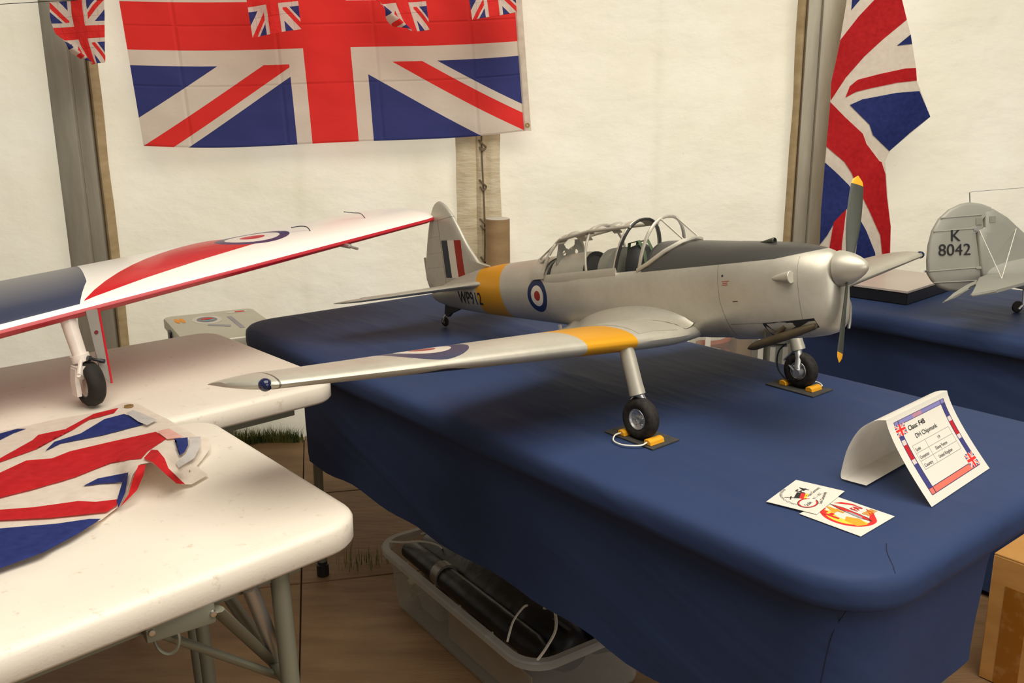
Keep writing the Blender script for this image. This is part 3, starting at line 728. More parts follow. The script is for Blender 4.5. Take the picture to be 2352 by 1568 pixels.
pt('roof_frame', loft([[v + Vector((dx, 0, dz)) for (dx, dz) in ((-.12, .004), (.06, .004), (.06, -.008), (-.12, -.008))] for v in ar3[5:14]]), M_sil, can)
bb = bmesh.new()
rr_ = [arch(2.93, 2.73, .20, .75, .362), ar2, arch(4.1, 3.94, .20, .71, .342), arch(4.44, 4.60, .22, .46, .30)]
rows = [[bb.verts.new(p) for p in r_] for r_ in rr_]
for a, c_ in zip(rows, rows[1:]):
    for i in range(len(a) - 1): bb.faces.new((a[i], a[i + 1], c_[i + 1], c_[i]))
pt('glazing', bb, M_glass, can)
# rear fairing of canopy on the deck
pt('rear_fairing', loft([[Vector((x, v.y, v.z)) for v in arch(0, 0, .20, zt, hw, 14, 2.2)] for (x, zt, hw) in ((4.20, .45, .378), (4.32, .462, .372), (4.50, .468, .345))], closed=False, cap=False), M_sil, can)
# windscreen
ws = pt('windscreen', tube(arch(2.55, 2.36, .19, .745, .368), .020, 8), M_sil)
pt('base_rim', tube([Vector((2.56, .375, .19)), Vector((2.40, .375, .25)), Vector((2.20, .30, .365)), Vector((2.06, .16, .445)), Vector((2.02, 0, .468)), Vector((2.06, -.16, .445)), Vector((2.20, -.30, .365)), Vector((2.40, -.375, .25)), Vector((2.56, -.375, .19))], .026, 8), M_sil, ws)
for sg in (1, -1): pt('strut', tube([Vector((2.37, sg * .13, .735)), Vector((2.05, sg * .13, .455))], .011, 8), M_sil, ws)
bb = bmesh.new(); A1 = arch(2.55, 2.36, .19, .745, .368, 16); A2 = [Vector((2.56, .37, .19)), Vector((2.5, .375, .21)), Vector((2.40, .372, .25)), Vector((2.3, .345, .30)), Vector((2.20, .30, .365)), Vector((2.12, .23, .41)), Vector((2.06, .16, .445)), Vector((2.03, .08, .46)), Vector((2.02, 0, .468))]
A2 = A2 + [Vector((v.x, -v.y, v.z)) for v in A2[:-1][::-1]]
ra = [bb.verts.new(p) for p in A1]; rb = [bb.verts.new(p) for p in A2]
for i in range(16): bb.faces.new((ra[i], ra[i + 1], rb[i + 1], rb[i]))
pt('glazing', bb, M_glass, ws)
# cockpit furniture
M_grey = plain('grey_cockpit_paint', srgb(120, 118, 108), .6)
seat = pt('seat', loft([[Vector((x, v.y, v.z)) for v in arch(0, 0, -.1, zt, hw, 12, 2.4)] for (x, zt, hw) in ((2.74, .44, .20), (2.80, .48, .235), (2.92, .47, .235))], closed=True), M_dark)
for y in (-.07, .07): pt('harness_strap', tube([Vector((2.70, y, .05)), Vector((2.715, y, .38)), Vector((2.78, y, .515)), Vector((2.94, y, .50)), Vector((3.05, y * .6, .2))], .026, 8, flat=.35), M_grn, seat)
pt('instrument_hood', loft([[Vector((x, v.y, v.z)) for v in arch(0, 0, .1, zt, hw, 12, 2.2)] for (x, zt, hw) in ((3.12, .47, .33), (3.28, .47, .33), (3.30, .44, .30))], closed=True), M_grey)
pt('instrument_panel', loft([[Vector((x, v.y, v.z)) for v in arch(0, 0, -.1, zt, hw, 12, 2.2)] for (x, zt, hw) in ((3.305, .43, .29), (3.33, .43, .29))], closed=True), M_dark)
hood = loft([[Vector((x, v.y, v.z)) for v in arch(0, 0, .1, zt, hw, 16, 2.1)] for (x, zt, hw) in ((3.60, .46, .27), (3.75, .47, .30), (4.15, .46, .33))], closed=False, cap=False)
pt('rear_coaming', hood, M_sil)
pt('rear_seat', loft([[Vector((x, v.y, v.z)) for v in arch(0, 0, -.1, zt, hw, 12, 2.4)] for (x, zt, hw) in ((3.62, .40, .20), (3.68, .43, .22), (3.78, .42, .22))], closed=True), M_dark)
# rear bulkhead with lightening holes
def holed():
    bb = bmesh.new(); out = [(v.y, v.z) for v in arch(0, 0, .38, .64, .25, 24, 2.2)]
    seg = 24; holes = [(0, .62, .10), (.105, .485, .032), (-.105, .485, .032)]
    # build as grid with holes cut
    nu, nv = 60, 34
    vs_ = {}
    def gv(i, j):
        if (i, j) not in vs_: vs_[(i, j)] = bb.verts.new((4.05, -.26 + .52 * i / nu, .36 + .28 * j / nv))
        return vs_[(i, j)]
    for i in range(nu):
        for j in range(nv):
            y = -.26 + .52 * (i + .5) / nu; z = .36 + .28 * (j + .5) / nv
            if abs(y) / (.26 - (z - .38) * .35) > 1: continue
            if any((y - h[0]) ** 2 + (z - h[1]) ** 2 < h[2] ** 2 for h in holes): continue
            bb.faces.new((gv(i, j), gv(i + 1, j), gv(i + 1, j + 1), gv(i, j + 1)))
    ge = bmesh.ops.extrude_face_region(bb, geom=bb.faces[:]); bmesh.ops.translate(bb, vec=(.015, 0, 0), verts=[v for v in ge['geom'] if isinstance(v, bmesh.types.BMVert)])
    return bb
pt('bulkhead', holed(), M_grey, smooth=False)
# scoops, exhaust, vents
pt('cowl_scoop', loft([[Vector((x, .372 + (-.012 if x > .85 else .0) - .02 + r_ * math.cos(a) * .9, -.02 + r_ * math.sin(a))) for a in [2 * PI * k / 16 for k in range(16)]] for (x, r_) in ((.83, .005), (.76, .030), (.66, .055), (.60, .062), (.595, .058))]), M_sil)
pt('cowl_scoop', loft([[Vector((x, -(.352 + r_ * math.cos(a) * .9), -.02 + r_ * math.sin(a))) for a in [2 * PI * k / 16 for k in range(16)]] for (x, r_) in ((.83, .005), (.76, .030), (.66, .055), (.60, .062), (.595, .058))]), M_sil)
pt('top_scoop', loft([[Vector((x, .06 + r_ * math.cos(a), .335 + r_ * math.sin(a))) for a in [2 * PI * k / 14 for k in range(14)]] for (x, r_) in ((1.12, .005), (1.03, .022), (.95, .036), (.94, .030), (.97, .026))]), M_olive)
ex = pt('exhaust_pipe', tube(spline([(.45, .25, -.51), (.60, .29, -.55), (.80, .33, -.605), (1.0, .34, -.655), (1.12, .34, -.69), (1.20, .34, -.71)], 4), [.030, .033, .036, .039, .042, .044, .045, .046, .046, .046, .046, .046, .045, .045, .044, .042, .038, .032, .024, .014, .006], 14, flat=1.0), M_exh)
pt('exhaust_stay', tube([(.98, .33, -.60), (.98, .31, -.47)], .010, 6), M_exh, ex); pt('branch_pipe', tube([(.86, .32, -.585), (.76, .30, -.50), (.72, .22, -.46)], .022, 8), M_exh, ex)
# lower cowling outlet: the hollow's darkness painted as a patch laid on the skin
def skin_patch(poly, off, n=5):
    bb = bmesh.new(); vs_ = []
    f = bb.faces.new([bb.verts.new((p[0], 0, p[1])) for p in poly]); bmesh.ops.triangulate(bb, faces=bb.faces[:])
    for _ in range(n): bmesh.ops.subdivide_edges(bb, edges=[e for e in bb.edges if e.calc_length() > .03], cuts=1)
    for v in bb.verts:
        h = BV.ray_cast(Vector((v.co.x, 2, v.co.z)), Vector((0, -1, 0)))
        if h[0] is not None: v.co.y = h[0].y + off
    return bb
pt('cowl_outlet', skin_patch([(.46, -.435), (.98, -.455), (.93, -.59), (.80, -.61), (.44, -.53)], .003), M_dark)
pt('filler_cap', skin_patch([(1.37 + .012 * math.cos(a), .05 + .012 * math.sin(a)) for a in [2 * PI * k / 12 for k in range(12)]], .003, 0), M_dark)
M_redprint = plain('red_print', RED, .6)
for k, (dx, wd) in enumerate(((0, .09), (.01, .06), (0, .07))): pt('stencil_line', skin_patch([(1.38 - dx, -.005 - .018 * k), (1.38 - dx - wd, -.005 - .018 * k), (1.38 - dx - wd, -.011 - .018 * k), (1.38 - dx, -.011 - .018 * k)], .003, 1), M_redprint, fus)
pt('stencil_line', skin_patch([(1.27, -.215), (1.21, -.215), (1.21, -.222), (1.27, -.222)], .003, 1), M_dark, fus)
pt('boarding_step', bm_box(bmesh.new(), (4.02, .36, -.47), (.05, .03, .16), bev=.006), M_alu, fus)
pt('static_line', tube([(1.50, .19, -.585), (1.9, .19, -.60), (2.2, .19, -.58)], .008, 6), M_alu, fus)
pt('breather_pipe', tube(spline([(.36, -.10, -.2), (.33, -.17, -.35), (.36, -.20, -.5), (.38, -.19, -.60)], 4), .014, 8), M_alu, fus)
pt('cowl_fastener', skin_patch([(1.10 + .032 * math.cos(a), -.405 + .032 * math.sin(a)) for a in [2 * PI * k / 16 for k in range(16)]], .002, 0), M_sil, fus)
# serial letters projected on the skin
def text_mesh(s, size, bold=0, ext=0):
    cu = bpy.data.curves.new('t', 'FONT'); cu.body = s; cu.size = size; cu.offset = bold; cu.align_x = 'LEFT'
    o = bpy.data.objects.new('t', cu); COL.objects.link(o); bpy.context.view_layer.update()
    me = bpy.data.meshes.new_from_object(o.evaluated_get(bpy.context.evaluated_depsgraph_get()))
    bpy.data.objects.remove(o); b = bmesh.new(); b.from_mesh(me)
    bmesh.ops.remove_doubles(b, verts=b.verts, dist=1e-6); return b
def text_on(s, size, fn, m, parent, bold=0, sub=0, name='lettering', sx=1.0):
    b = text_mesh(s, size, bold); 
    if sub: bmesh.ops.subdivide_edges(b, edges=[e for e in b.edges if e.calc_length() > sub], cuts=2)
    for v in b.verts: v.co = fn(v.co.x * sx, v.co.y)
    return obj(name, b, m, parent, smooth=False)
M_ink = plain('black_ink', (.012, .011, .012), .6, 0, .1)
def onfus(u, v):
    x = 6.46 - u; z = -.04 + v + u * -.075; h = BV.ray_cast(Vector((x, 2, z)), Vector((0, -1, 0))); return Vector((x, (h[0].y if h[0] is not None else .2) + .003, z))
t = text_on('WP912', .255, onfus, M_ink, fus, .004, .05, sx=.86)
# ------------------------------------------------------------------ chocks and mats under the main wheels
def chocks(side, matpx, cordside, lab, labm):
    A, B, C = [onz(*q) for q in matpx]; Dd = A + C - B; z = .7445
    c = (A + C) / 2
    m = obj('rubber_mat', bm_prism(bmesh.new(), [Vector((p.x, p.y, z - .0005)) for p in (A, B, C, Dd)], (0, 0, .002)), M_mat, smooth=False); tag(m, labm, 'mat', 'mats under the wheels')
    s = 1.37 * side; R0 = Matrix.Rotation(YAW, 3, 'Z')
    base = Vector((PX, PY, 0)) + N_ * (-s * S) ; base.z = z + .0015
    e = empty('wheel_chocks', base, YAW, lab, 'wheel chocks', 'pairs of chocks')
    for fx in (.031, -.033):
        ln = .036; hh = .0105; d = 1 if fx > 0 else -1
        prof = [(-.008, 0), (.010, 0), (.008, hh * .75), (.003, hh), (-.003, hh), (-.0075, hh * .75)]
        b = bm_prism(bmesh.new(), [Vector((fx + d * 0 + x, -ln / 2, zz)) for x, zz in prof], (0, ln, 0)); bmesh.ops.bevel(b, geom=b.edges[:], offset=.0012, segments=1, affect='EDGES'); obj('chock', b, M_yel, e, smooth=False)
    cy = -.018 * cordside
    obj('cord', tube(spline([(.031, cy, .005), (.030, cy - .016 * cordside, .003), (.008, cy - .034 * cordside, .002), (-.018, cy - .032 * cordside, .002), (-.033, cy - .014 * cordside, .004), (-.033, cy, .005)], 6), .0014, 6), M_cord, e)
chocks(1, ((1388, 997), (1499, 1039), (1561, 1016)), 1, 'yellow chocks joined by white cord, at the wheel nearer the camera', 'black mat under the wheel nearer the camera')
chocks(-1, ((1758, 887), (1867, 917), (1913, 900)), -1, 'yellow chocks with white cord at the far wheel under the nose', 'black mat under the far wheel below the nose')
# ================================================================== RED WHITE BLUE MODEL (only its wing and leg are in view)
LW = Vector((.682, .731, 0)).normalized(); LC = Vector((-LW.y, LW.x, 0))
lp = empty('model_aircraft', (-.853, 1.752, .7415), math.atan2(LW.y, LW.x), 'glossy white model aircraft with red darts, its wing crossing the left side', 'model aircraft')
GR = [(-.62, -.0), (1, 1)]
def lw_build(p):
    (x, y, z), v = coords(); zz = z - (.193 + .105 * (x * 1.0))      # height above the leading edge line
    c = mixc(zz < .006, srgb(240, 234, 224), srgb(176, 24, 38))
    c = mixc((x < mn(.004 + y * .62, .030 + y * .335)) * (zz > .0148), c, srgb(58, 62, 84))
    # red dart on the upper surface: triangle in span/chord space
    t1 = (y - (.017 + (x - .035) * .175)) > 0; t2 = (y - (.026 + (x - .035) * .78)) < 0
    c = mixc(t1 * t2 * (x < .47) * (zz > .006), c, srgb(198, 26, 34))
    d = E.op('SQRT', (x - .50).sq() + (y - .17).sq()); up = zz > 0
    c = mixc((d < .090) * up, c, srgb(40, 44, 92)); c = mixc((d < .066) * up, c, srgb(236, 228, 218)); c = mixc((d < .03) * up, c, srgb(198, 26, 34))
    return c
M_lw = mat('glossy_show_paint', (.8, .8, .8), .35, build=lw_build, coat=.25, spec=.35)
M_wgl = mat('glossy_white_paint', srgb(226, 216, 204), .3, build=lambda p: mixc(ramp(nse(coords()[1], 30, 4), .3, .7), srgb(220, 208, 196), srgb(232, 222, 210)), coat=.4)
M_redp = plain('red_gloss_paint', srgb(190, 26, 38), .3, 0, .05)
M_navy = plain('navy_gloss_paint', srgb(34, 40, 76), .25, 0, .05)
rings = []
for (s, ch, t, dle) in [(-.75, .62, .15, 0), (-.4, .56, .15, 0), (0, .49, .15, 0), (.4, .42, .14, 0), (.8, .35, .125, 0), (.93, .325, .12, 0), (.965, .30, .11, .008), (.985, .25, .09, .03), (.997, .17, .07, .07)]:
    rings.append([Vector((s, dle + x, .193 + .105 * s + z * (1.0 if z > 0 else .75))) for x, z in naca(ch, t, 16, .015)])
lwing = obj('wing', loft(rings), M_lw, lp, angle=50)
obj('wing', loft([[Vector((-1.26 - v.x, v.y, v.z)) for v in r] for r in rings]), M_lw, lp, angle=50)
obj('aerial_wire', tube(spline([(.62, .09, .278), (.615, .10, .296), (.60, .11, .300), (.58, .12, .297)], 4), .0012, 6), M_blk, lwing)
obj('aerial_wire', tube(spline([(.80, .10, .298), (.79, .11, .315), (.775, .12, .318), (.75, .13, .322)], 4), .0012, 6), M_blk, lwing)
# pitot under the leading edge
obj('pitot_tube', tube([(.655, -.012, .255), (.655, -.045, .252)], .0035, 8), M_alu, lwing)
obj('pitot_mount', tube([(.655, .02, .256), (.655, -.016, .255)], .006, 8), M_alu, lwing)
# fuselage out of the frame
fr = []
for (y, hw, zt, zb) in [(-.42, .05, .26, .14), (-.38, .075, .29, .11), (-.2, .09, .33, .10), (.1, .10, .36, .11), (.5, .095, .37, .13), (.9, .06, .34, .19), (1.25, .02, .31, .25)]:
    fr.append([Vector((-.63 + hw * math.cos(a), y, (zt + zb) / 2 + (zt - zb) / 2 * math.sin(a))) for a in [2 * PI * k / 24 for k in range(24)]])
obj('fuselage', loft(fr), M_wgl, lp)
def lgear(sx, x0, det=True):
    g = obj('landing_gear', tube([(x0 - .012 * sx, .028, .19), (x0, .012, .098)], [.0155, .0135], 18), M_wgl, lp)
    obj('gear_collar', tube([(x0 - .002 * sx, .014, .108), (x0, .012, .094)], .018, 16), M_wgl, g)
    obj('oleo', tube([(x0, .012, .096), (x0 + .002, .010, .072)], .0065, 10), M_alu, g)
    obj('fork', loft([[Vector((x0 - .004 + dx, dy, z)) for dx, dy in ((-.016 - k, -.012), (.012, -.012), (.012, .018), (-.016 - k, .018))] for z, k in ((.088, 0), (.070, 0))]), M_wgl, g)
    obj('fork_leg', loft([[Vector((x0 + a + dx, .003 + dy, z)) for dx, dy in ((-.005, -.012), (.004, -.012), (.004, .012), (-.005, .012))] for a, z in ((-.017, .084), (-.020, .06), (-.019, .035), (-.019, .028))]), M_wgl, g)
    for q in ([(x0 - .010, -.010, .100), (x0 - .030, -.045, .082)], [(x0 - .030, -.045, .082), (x0 - .012, -.012, .066)]): obj('torque_link', tube(q, .0042, 8), M_wgl, g)
    wh = obj('wheel', bm_lathe(bmesh.new(), [(.024, -.013), (.030, -.017), (.038, -.0165), (.044, -.011), (.0465, 0), (.044, .011), (.038, .0165), (.030, .017), (.024, .013)], o=(x0 + .008, .004, .0468), axis=(1, 0, 0), n=40), M_tyre, lp)
    obj('rim', bm_lathe(bmesh.new(), [(0, -.008), (.012, -.010), (.018, -.008), (.0255, -.014), (.0255, .014), (.018, .008), (.012, .010), (0, .008)], o=(x0 + .008, .004, .0468), axis=(1, 0, 0), n=28), M_wgl, wh)
    # gear door
    dx = .044
    dp = [(x0 + dx - .029, .0, .196), (x0 + dx - .005, .0, .196), (x0 + dx + .004, .0, .040), (x0 + dx - .014, .0, .060)]
    d = obj('gear_door', bm_prism(bmesh.new(), [Vector(p) + Vector((0, -.002, 0)) for p in dp], (.0, .0035, 0)), plain('grey_door_inside', srgb(140, 134, 126), .5), g, smooth=False)
    obj('door_edge', bm_prism(bmesh.new(), [Vector((p[0] + k, -.003, p[2])) for p, k in ((dp[1], -.001), (dp[1], .003), (dp[2], .003), (dp[2], -.001))], (0, .0055, 0)), M_redp, d, smooth=False)
    obj('door_hole', bm_lathe(bmesh.new(), [(0, 0), (.004, 0), (.004, .0006)], o=(x0 + dx - .014, -.0026, .150), axis=(0, -1, 0), n=12), plain('dark_red', srgb(110, 20, 26), .5), d)
    obj('push_rod', tube([(x0 + .004, -.010, .103), (x0 + .010, -.010, .101), (x0 + .012, -.010, .100), (x0 + .026, -.010, .094), (x0 + .028, -.010, .093), (x0 + .036, -.010, .090)], [.0055, .0055, .003, .003, .0045, .0045], 10), M_blk, g)
lgear(1, 0.0); lgear(-1, -1.26)
# ================================================================== BIPLANE TAIL AT THE RIGHT
tdir = Vector((math.cos(R(14)), math.sin(R(14)), 0)); tn = Vector((-tdir.y, tdir.x, 0)); TP = Vector((1.22, 2.46, 0)); kk = tn.dot(TP)
bp = empty('model_aircraft', (1.42, TP.y + (1.42 - 1.22) * math.tan(R(14)), .743), 0, 'grey biplane model at the right edge, tail with black K 8042', 'model aircraft'); bo = -bp.location.copy()
def P(x, y): return onv(x, y, tn, kk) + bo
M_gb = plain('grey_dope', srgb(158, 156, 144), .5, .15, .05, 5)
def fab_plate(pts, t, m, name, parent, rib=None):
    c = sum(pts, Vector()) / len(pts); b = bmesh.new(); v0 = [b.verts.new(p) for p in pts]
    for sg in (1, -1):
        prev = v0
        for k, tt in ((.98, .3), (.93, .45), (.6, .5)):
            cur = [b.verts.new(c + (p - c) * k + tn * (sg * t * tt)) for p in pts]
            for i in range(len(cur)): b.faces.new((prev[i], prev[(i + 1) % len(cur)], cur[(i + 1) % len(cur)], cur[i]))
            prev = cur
        b.faces.new(prev)
    return obj(name, b, m, parent, angle=50)
rud = [P(*q) for q in [(2226, 464), (2205, 468), (2180, 480), (2156, 502), (2140, 530), (2131, 565), (2128, 600), (2129, 630), (2138, 645), (2155, 660), (2175, 668), (2200, 670), (2222, 664), (2251, 645), (2246, 590), (2238, 530), (2240, 521), (2257, 519), (2254, 483), (2260, 480), (2276, 476), (2255, 468)]]
rd = fab_plate(rud, .016, M_gb, 'rudder', bp)
finq = [P(*q) for q in [(2257, 482), (2280, 479), (2310, 497), (2340, 525), (2400, 580), (2400, 640), (2252, 640), (2247, 590), (2241, 526), (2259, 521)]]
fn_ = fab_plate(finq, .018, M_gb, 'tail_fin', bp)
for (q0, q1) in (((2140, 531), (2236, 523)), ((2130, 622), (2248, 612)), ((2156, 500), (2250, 492)), ((2140, 648), (2240, 643))):
    obj('rib', tube([P(*q0) - tn * .0078, P(*q1) - tn * .0088], .0016, 6), M_gb, rd)
for q, s_, L_ in (((2176, 553), 'K', 30), ((2149, 586), '8042', 30)):
    o0 = P(*q); ux = (P(q[0] + 10, q[1] - .3) - o0) / 10; uy = (P(q[0], q[1] - 10) - o0) / 10
    text_on(s_, 38, lambda u, v, o0=o0, ux=ux, uy=uy: o0 + ux * u + uy * v - tn * .0105, M_ink, rd, .0, sx=1.0)
for (x, y) in ((2236, 501), (2267, 496)):
    a = P(x, y) - tn * .0098; ux = (P(x + 14, y - 1) - P(x, y)); uy = (P(x, y + 14) - P(x, y))
    obj('inspection_plate', bm_prism(bmesh.new(), [a, a + ux, a + ux + uy, a + uy], -tn * .0004), plain('plate_grey', srgb(150, 147, 134), .5, .15), rd if x < 2250 else fn_, smooth=False)
obj('hinge_bracket', box(P(2235, 525) - tn * .008, (.010, .008, .007)), M_chrome, rd); obj('hinge_bracket', box(P(2242, 613) - tn * .008, (.014, .008, .006)), M_gb, rd)
obj('aerial_mast', tube([P(2228, 470), P(2227, 442)], .0016, 8), M_alu, rd); obj('aerial_wire', tube([P(2227, 442), P(2233, 440), P(2352, 431), P(2500, 420)], .0007, 6), M_alu, rd)
obj('tail_light', tube([P(2142, 622) , P(2123, 623)], .0028, 8), M_chrome, rd)
# fuselage to the right, with landing gear out of frame
fr = []
for (x, hy, zt_, zb_) in [(2254, .006, 612, 650), (2300, .020, 598, 655), (2352, .032, 588, 664), (2500, .05, 560, 690), (2680, .06, 535, 695), (2760, .05, 540, 690)]:
    a = P(x, zt_); b_ = P(x, zb_); c = (a + b_) / 2; hz = (a.z - b_.z) / 2
    fr.append([c + tn * (hy * math.cos(t_)) + Vector((0, 0, hz * math.sin(t_))) for t_ in [2 * PI * k / 20 for k in range(20)]])
obj('fuselage', loft(fr), M_gb, bp)
zs = .120
def Z(x, y, z=None): return onz(x, y, .743 + (z or zs)) + bo
def hplate(px, t, name, z=None):
    pts = [Z(*q, z=z) for q in px]; b = bm_prism(bmesh.new(), pts, (0, 0, t)); bmesh.ops.bevel(b, geom=b.edges[:], offset=t * .35, segments=2, affect='EDGES'); return obj(name, b, M_gb, bp, angle=50)
hplate([(2247, 643), (2262, 637), (2300, 635), (2352, 633), (2440, 630), (2440, 640), (2352, 655), (2290, 672), (2240, 681), (2228, 681), (2236, 672), (2240, 664)], .008, 'tailplane')
hplate([(2164, 698), (2190, 678), (2218, 660), (2247, 645), (2242, 657), (2226, 662), (2226, 667), (2205, 678), (2190, 686)], .006, 'elevator')
for s_ in ((2245, 528), (2329, 524)): obj('bracing_wire', tube([P(*s_) - tn * .008, Z(2300, 646) + Vector((0, 0, .008))], .0011, 6), M_cord, bp)
# tail wheel
tc = onz(2335, 717, .743) + bo; tc.z = .0
tg2 = obj('tail_gear', tube([P(2352, 660), P(2350, 700), P(2340, 710)], .0035, 8), M_alu, bp)
wc_ = tc + Vector((0, 0, .0165)); obj('tail_wheel', bm_lathe(bmesh.new(), [(0, -.005), (.007, -.006), (.012, -.006), (.0165, -.003), (.0170, 0), (.0165, .003), (.012, .006), (.007, .006), (0, .005)], o=wc_, axis=tn, n=24), M_tyre, bp)
for sg in (-1, 1):
    g0 = P(2690, 690); g1 = Vector((g0.x, g0.y, .035)) + tn * (.10 * sg)
    lg = obj('landing_gear', tube([g0, g1], .006, 8), M_alu, bp); obj('wheel', bm_lathe(bmesh.new(), [(0, -.012), (.02, -.014), (.032, -.010), (.035, 0), (.032, .010), (.02, .014), (0, .012)], o=g1, axis=tn, n=24), M_tyre, bp)
# flat case on the second table
cq = [onz(1935, 650, .785), onz(2085, 670, .785), onz(2185, 634, .785), onz(2128, 600, .785)]
C0, C1 = cq[1], cq[2]; ua = (cq[1] - cq[0]).normalized(); un = Vector((-ua.y, ua.x, 0)); Lc = .42; Wc = .36
c0 = C1 * 0 + C0; cpts = [c0, c0 + un * Wc, c0 + un * Wc - ua * Lc, c0 - ua * Lc]
M_casetop = plain('pale_case_lid', srgb(196, 182, 170), .35, .1, .05)
ce = empty('flat_case', ((cpts[0].x + cpts[2].x) / 2, (cpts[0].y + cpts[2].y) / 2, .7435), label='flat dark case with a pale lid, lying behind the propeller', cat='case'); co = -ce.location
b = bm_prism(bmesh.new(), [Vector((p.x, p.y, .7437)) + co for p in cpts], (0, 0, .036)); bmesh.ops.bevel(b, geom=b.edges[:], offset=.003, segments=2, affect='EDGES'); obj('body', b, M_blk, ce)
b = bm_prism(bmesh.new(), [Vector((p.x, p.y, .7800)) + co for p in cpts], (0, 0, .006)); obj('lid', b, M_casetop, ce)
# ================================================================== FLAGS
def lag(v, a, b, c):    # quadratic through v=0,.5,1
    return a * (2 * (v - .5) * (v - 1)) + b * (4 * v * (1 - v)) + c * (2 * v * (v - .5))
FC = [[(330, 335), (771, 330), (1207, 299)], [(283, 58), (745, 57), (1188, 42)], [(236, -220), (715, -212), (1170, -216)]]
def flagpt(u, v):
    rows = [lag(u, Vector(r[0] + (0,)), Vector(r[1] + (0,)), Vector(r[2] + (0,))) for r in FC]; q = lag(v, *rows)
    rel = .010 * noise.noise(Vector((u * 5, v * 4, 1))) + .006 * noise.noise(Vector((u * 14, v * 11, 2)))
    return ony(q.x, q.y + 3 * math.sin(u * 9) * (1 - v), 3.575 + rel)
fl = obj('union_flag', grid(flagpt, 90, 60), M_UNION, angle=180); tag(fl, 'large union flag pinned flat on the canvas wall', 'flag')
# hoist sleeve at the right edge
def slv(u, v):
    p_ = flagpt(1.0, v); return (p_.x + .028 * u - .006, p_.y - .004, p_.z)
obj('hoist_sleeve', grid(slv, 3, 40), mat('sleeve_cloth', srgb(214, 200, 186), .8, build=lambda p: mixc(ramp(nse(coords()[1], 30, 4), .3, .7), srgb(206, 190, 178), srgb(226, 214, 200)), transl=.5, alpha=.8), fl)
gq = flagpt(1.0, .01); obj('eyelet', bm_lathe(bmesh.new(), [(.004, 0), (.004, .003), (.009, .003), (.009, 0)], o=(gq.x + .008, gq.y - .008, gq.z + .012), axis=(0, -1, 0), n=16), plain('brass', srgb(180, 150, 80), .35, .8), fl)
# bunting on a cord above
bunt = empty('bunting', (-.8, 3.31, 1.74), 0, 'string of small union pennants hung across the top of the big flag', 'bunting'); bno = Vector((.8, -3.31, -1.74))
bun = [((113, 4), (238, -2), (240, 143), (190, 152), 3.32, 'small union pennant hanging by the left post, its corner curled'),
       ((550, -90), (672, -96), (691, 66), (579, 86), 3.30, 'small union pennant over the big flag, left of its centre stripe'),
       ((845, -95), (965, -98), (987, 68), (912, 79), 3.30, 'small union pennant over the big flag with a folded lower corner'),
       ((1062, -100), (1176, -104), (1187, 28), (1085, 46), 3.30, 'small union pennant at the right top corner of the big flag')]
for i, (tl, tr, br, bl, Y, lab) in enumerate(bun):
    TL, TR, BR, BL_ = [ony(*q, Y) for q in (tl, tr, br, bl)]
    def pf(u, v, TL=TL, TR=TR, BR=BR, BL=BL_, i=i):
        a = BL.lerp(BR, u); c = TL.lerp(TR, u); p_ = a.lerp(c, v)
        if i in (0, 2):
            k = (1 - u) ** 1.5 * math.sin(v * PI) ** 1.0; p_ += (TL - TR) * -.10 * k * -1 if False else Vector((-.035 * k, 0, 0))
            cr = max(0, 1 - (u / .42 + v / .5)); p_ += Vector((.02 * math.sin(cr * 5), -.03 * math.sin(cr * 4), .03 * cr))
        p_ += Vector((0, .008 * math.sin(u * 7 + i) + .004 * noise.noise(Vector((u * 6, v * 6, i))), 0)); return p_ + bno
    o = obj('pennant', grid(pf, 26, 30), M_BUNT, bunt, angle=180); o['label'] = lab
st = [ony(*q, Y) for q, Y in (((-500, 40), 3.32), ((113, 3), 3.32), ((238, -3), 3.32), ((400, -60), 3.31), ((550, -91), 3.3), ((672, -97), 3.3), ((845, -96), 3.3), ((965, -99), 3.3), ((1062, -101), 3.3), ((1176, -105), 3.3), ((1800, -120), 3.3))]
o = obj('cord', tube([p_ + bno for p_ in spline(st, 4)], .0012, 6), M_blk, bunt)
# cloth printed in plain fields: every printed field is a patch of one draped sheet
FM = [mat('flag_white', FWt, .8, build=lambda p: mixc(ramp(nse(coords()[1], 60, 3), .3, .7), srgb(222, 208, 192), srgb(232, 220, 206)), transl=.3, spec=.2),
      mat('flag_red', FR, .75, build=lambda p: mixc(ramp(nse(coords()[1], 60, 3), .3, .7), srgb(188, 28, 34), srgb(206, 40, 44)), transl=.3, spec=.2),
      mat('flag_blue', FB, .75, build=lambda p: mixc(ramp(nse(coords()[1], 60, 3), .3, .7), srgb(38, 48, 106), srgb(48, 60, 124)), transl=.3, spec=.2)]
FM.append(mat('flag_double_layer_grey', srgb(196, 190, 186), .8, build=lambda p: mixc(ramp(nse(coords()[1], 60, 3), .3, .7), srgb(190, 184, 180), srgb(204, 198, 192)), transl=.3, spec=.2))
FM.append(mat('flag_double_layer_pink', srgb(226, 176, 164), .8, build=lambda p: mixc(ramp(nse(coords()[1], 60, 3), .3, .7), srgb(222, 168, 156), srgb(230, 184, 172)), transl=.3, spec=.2))
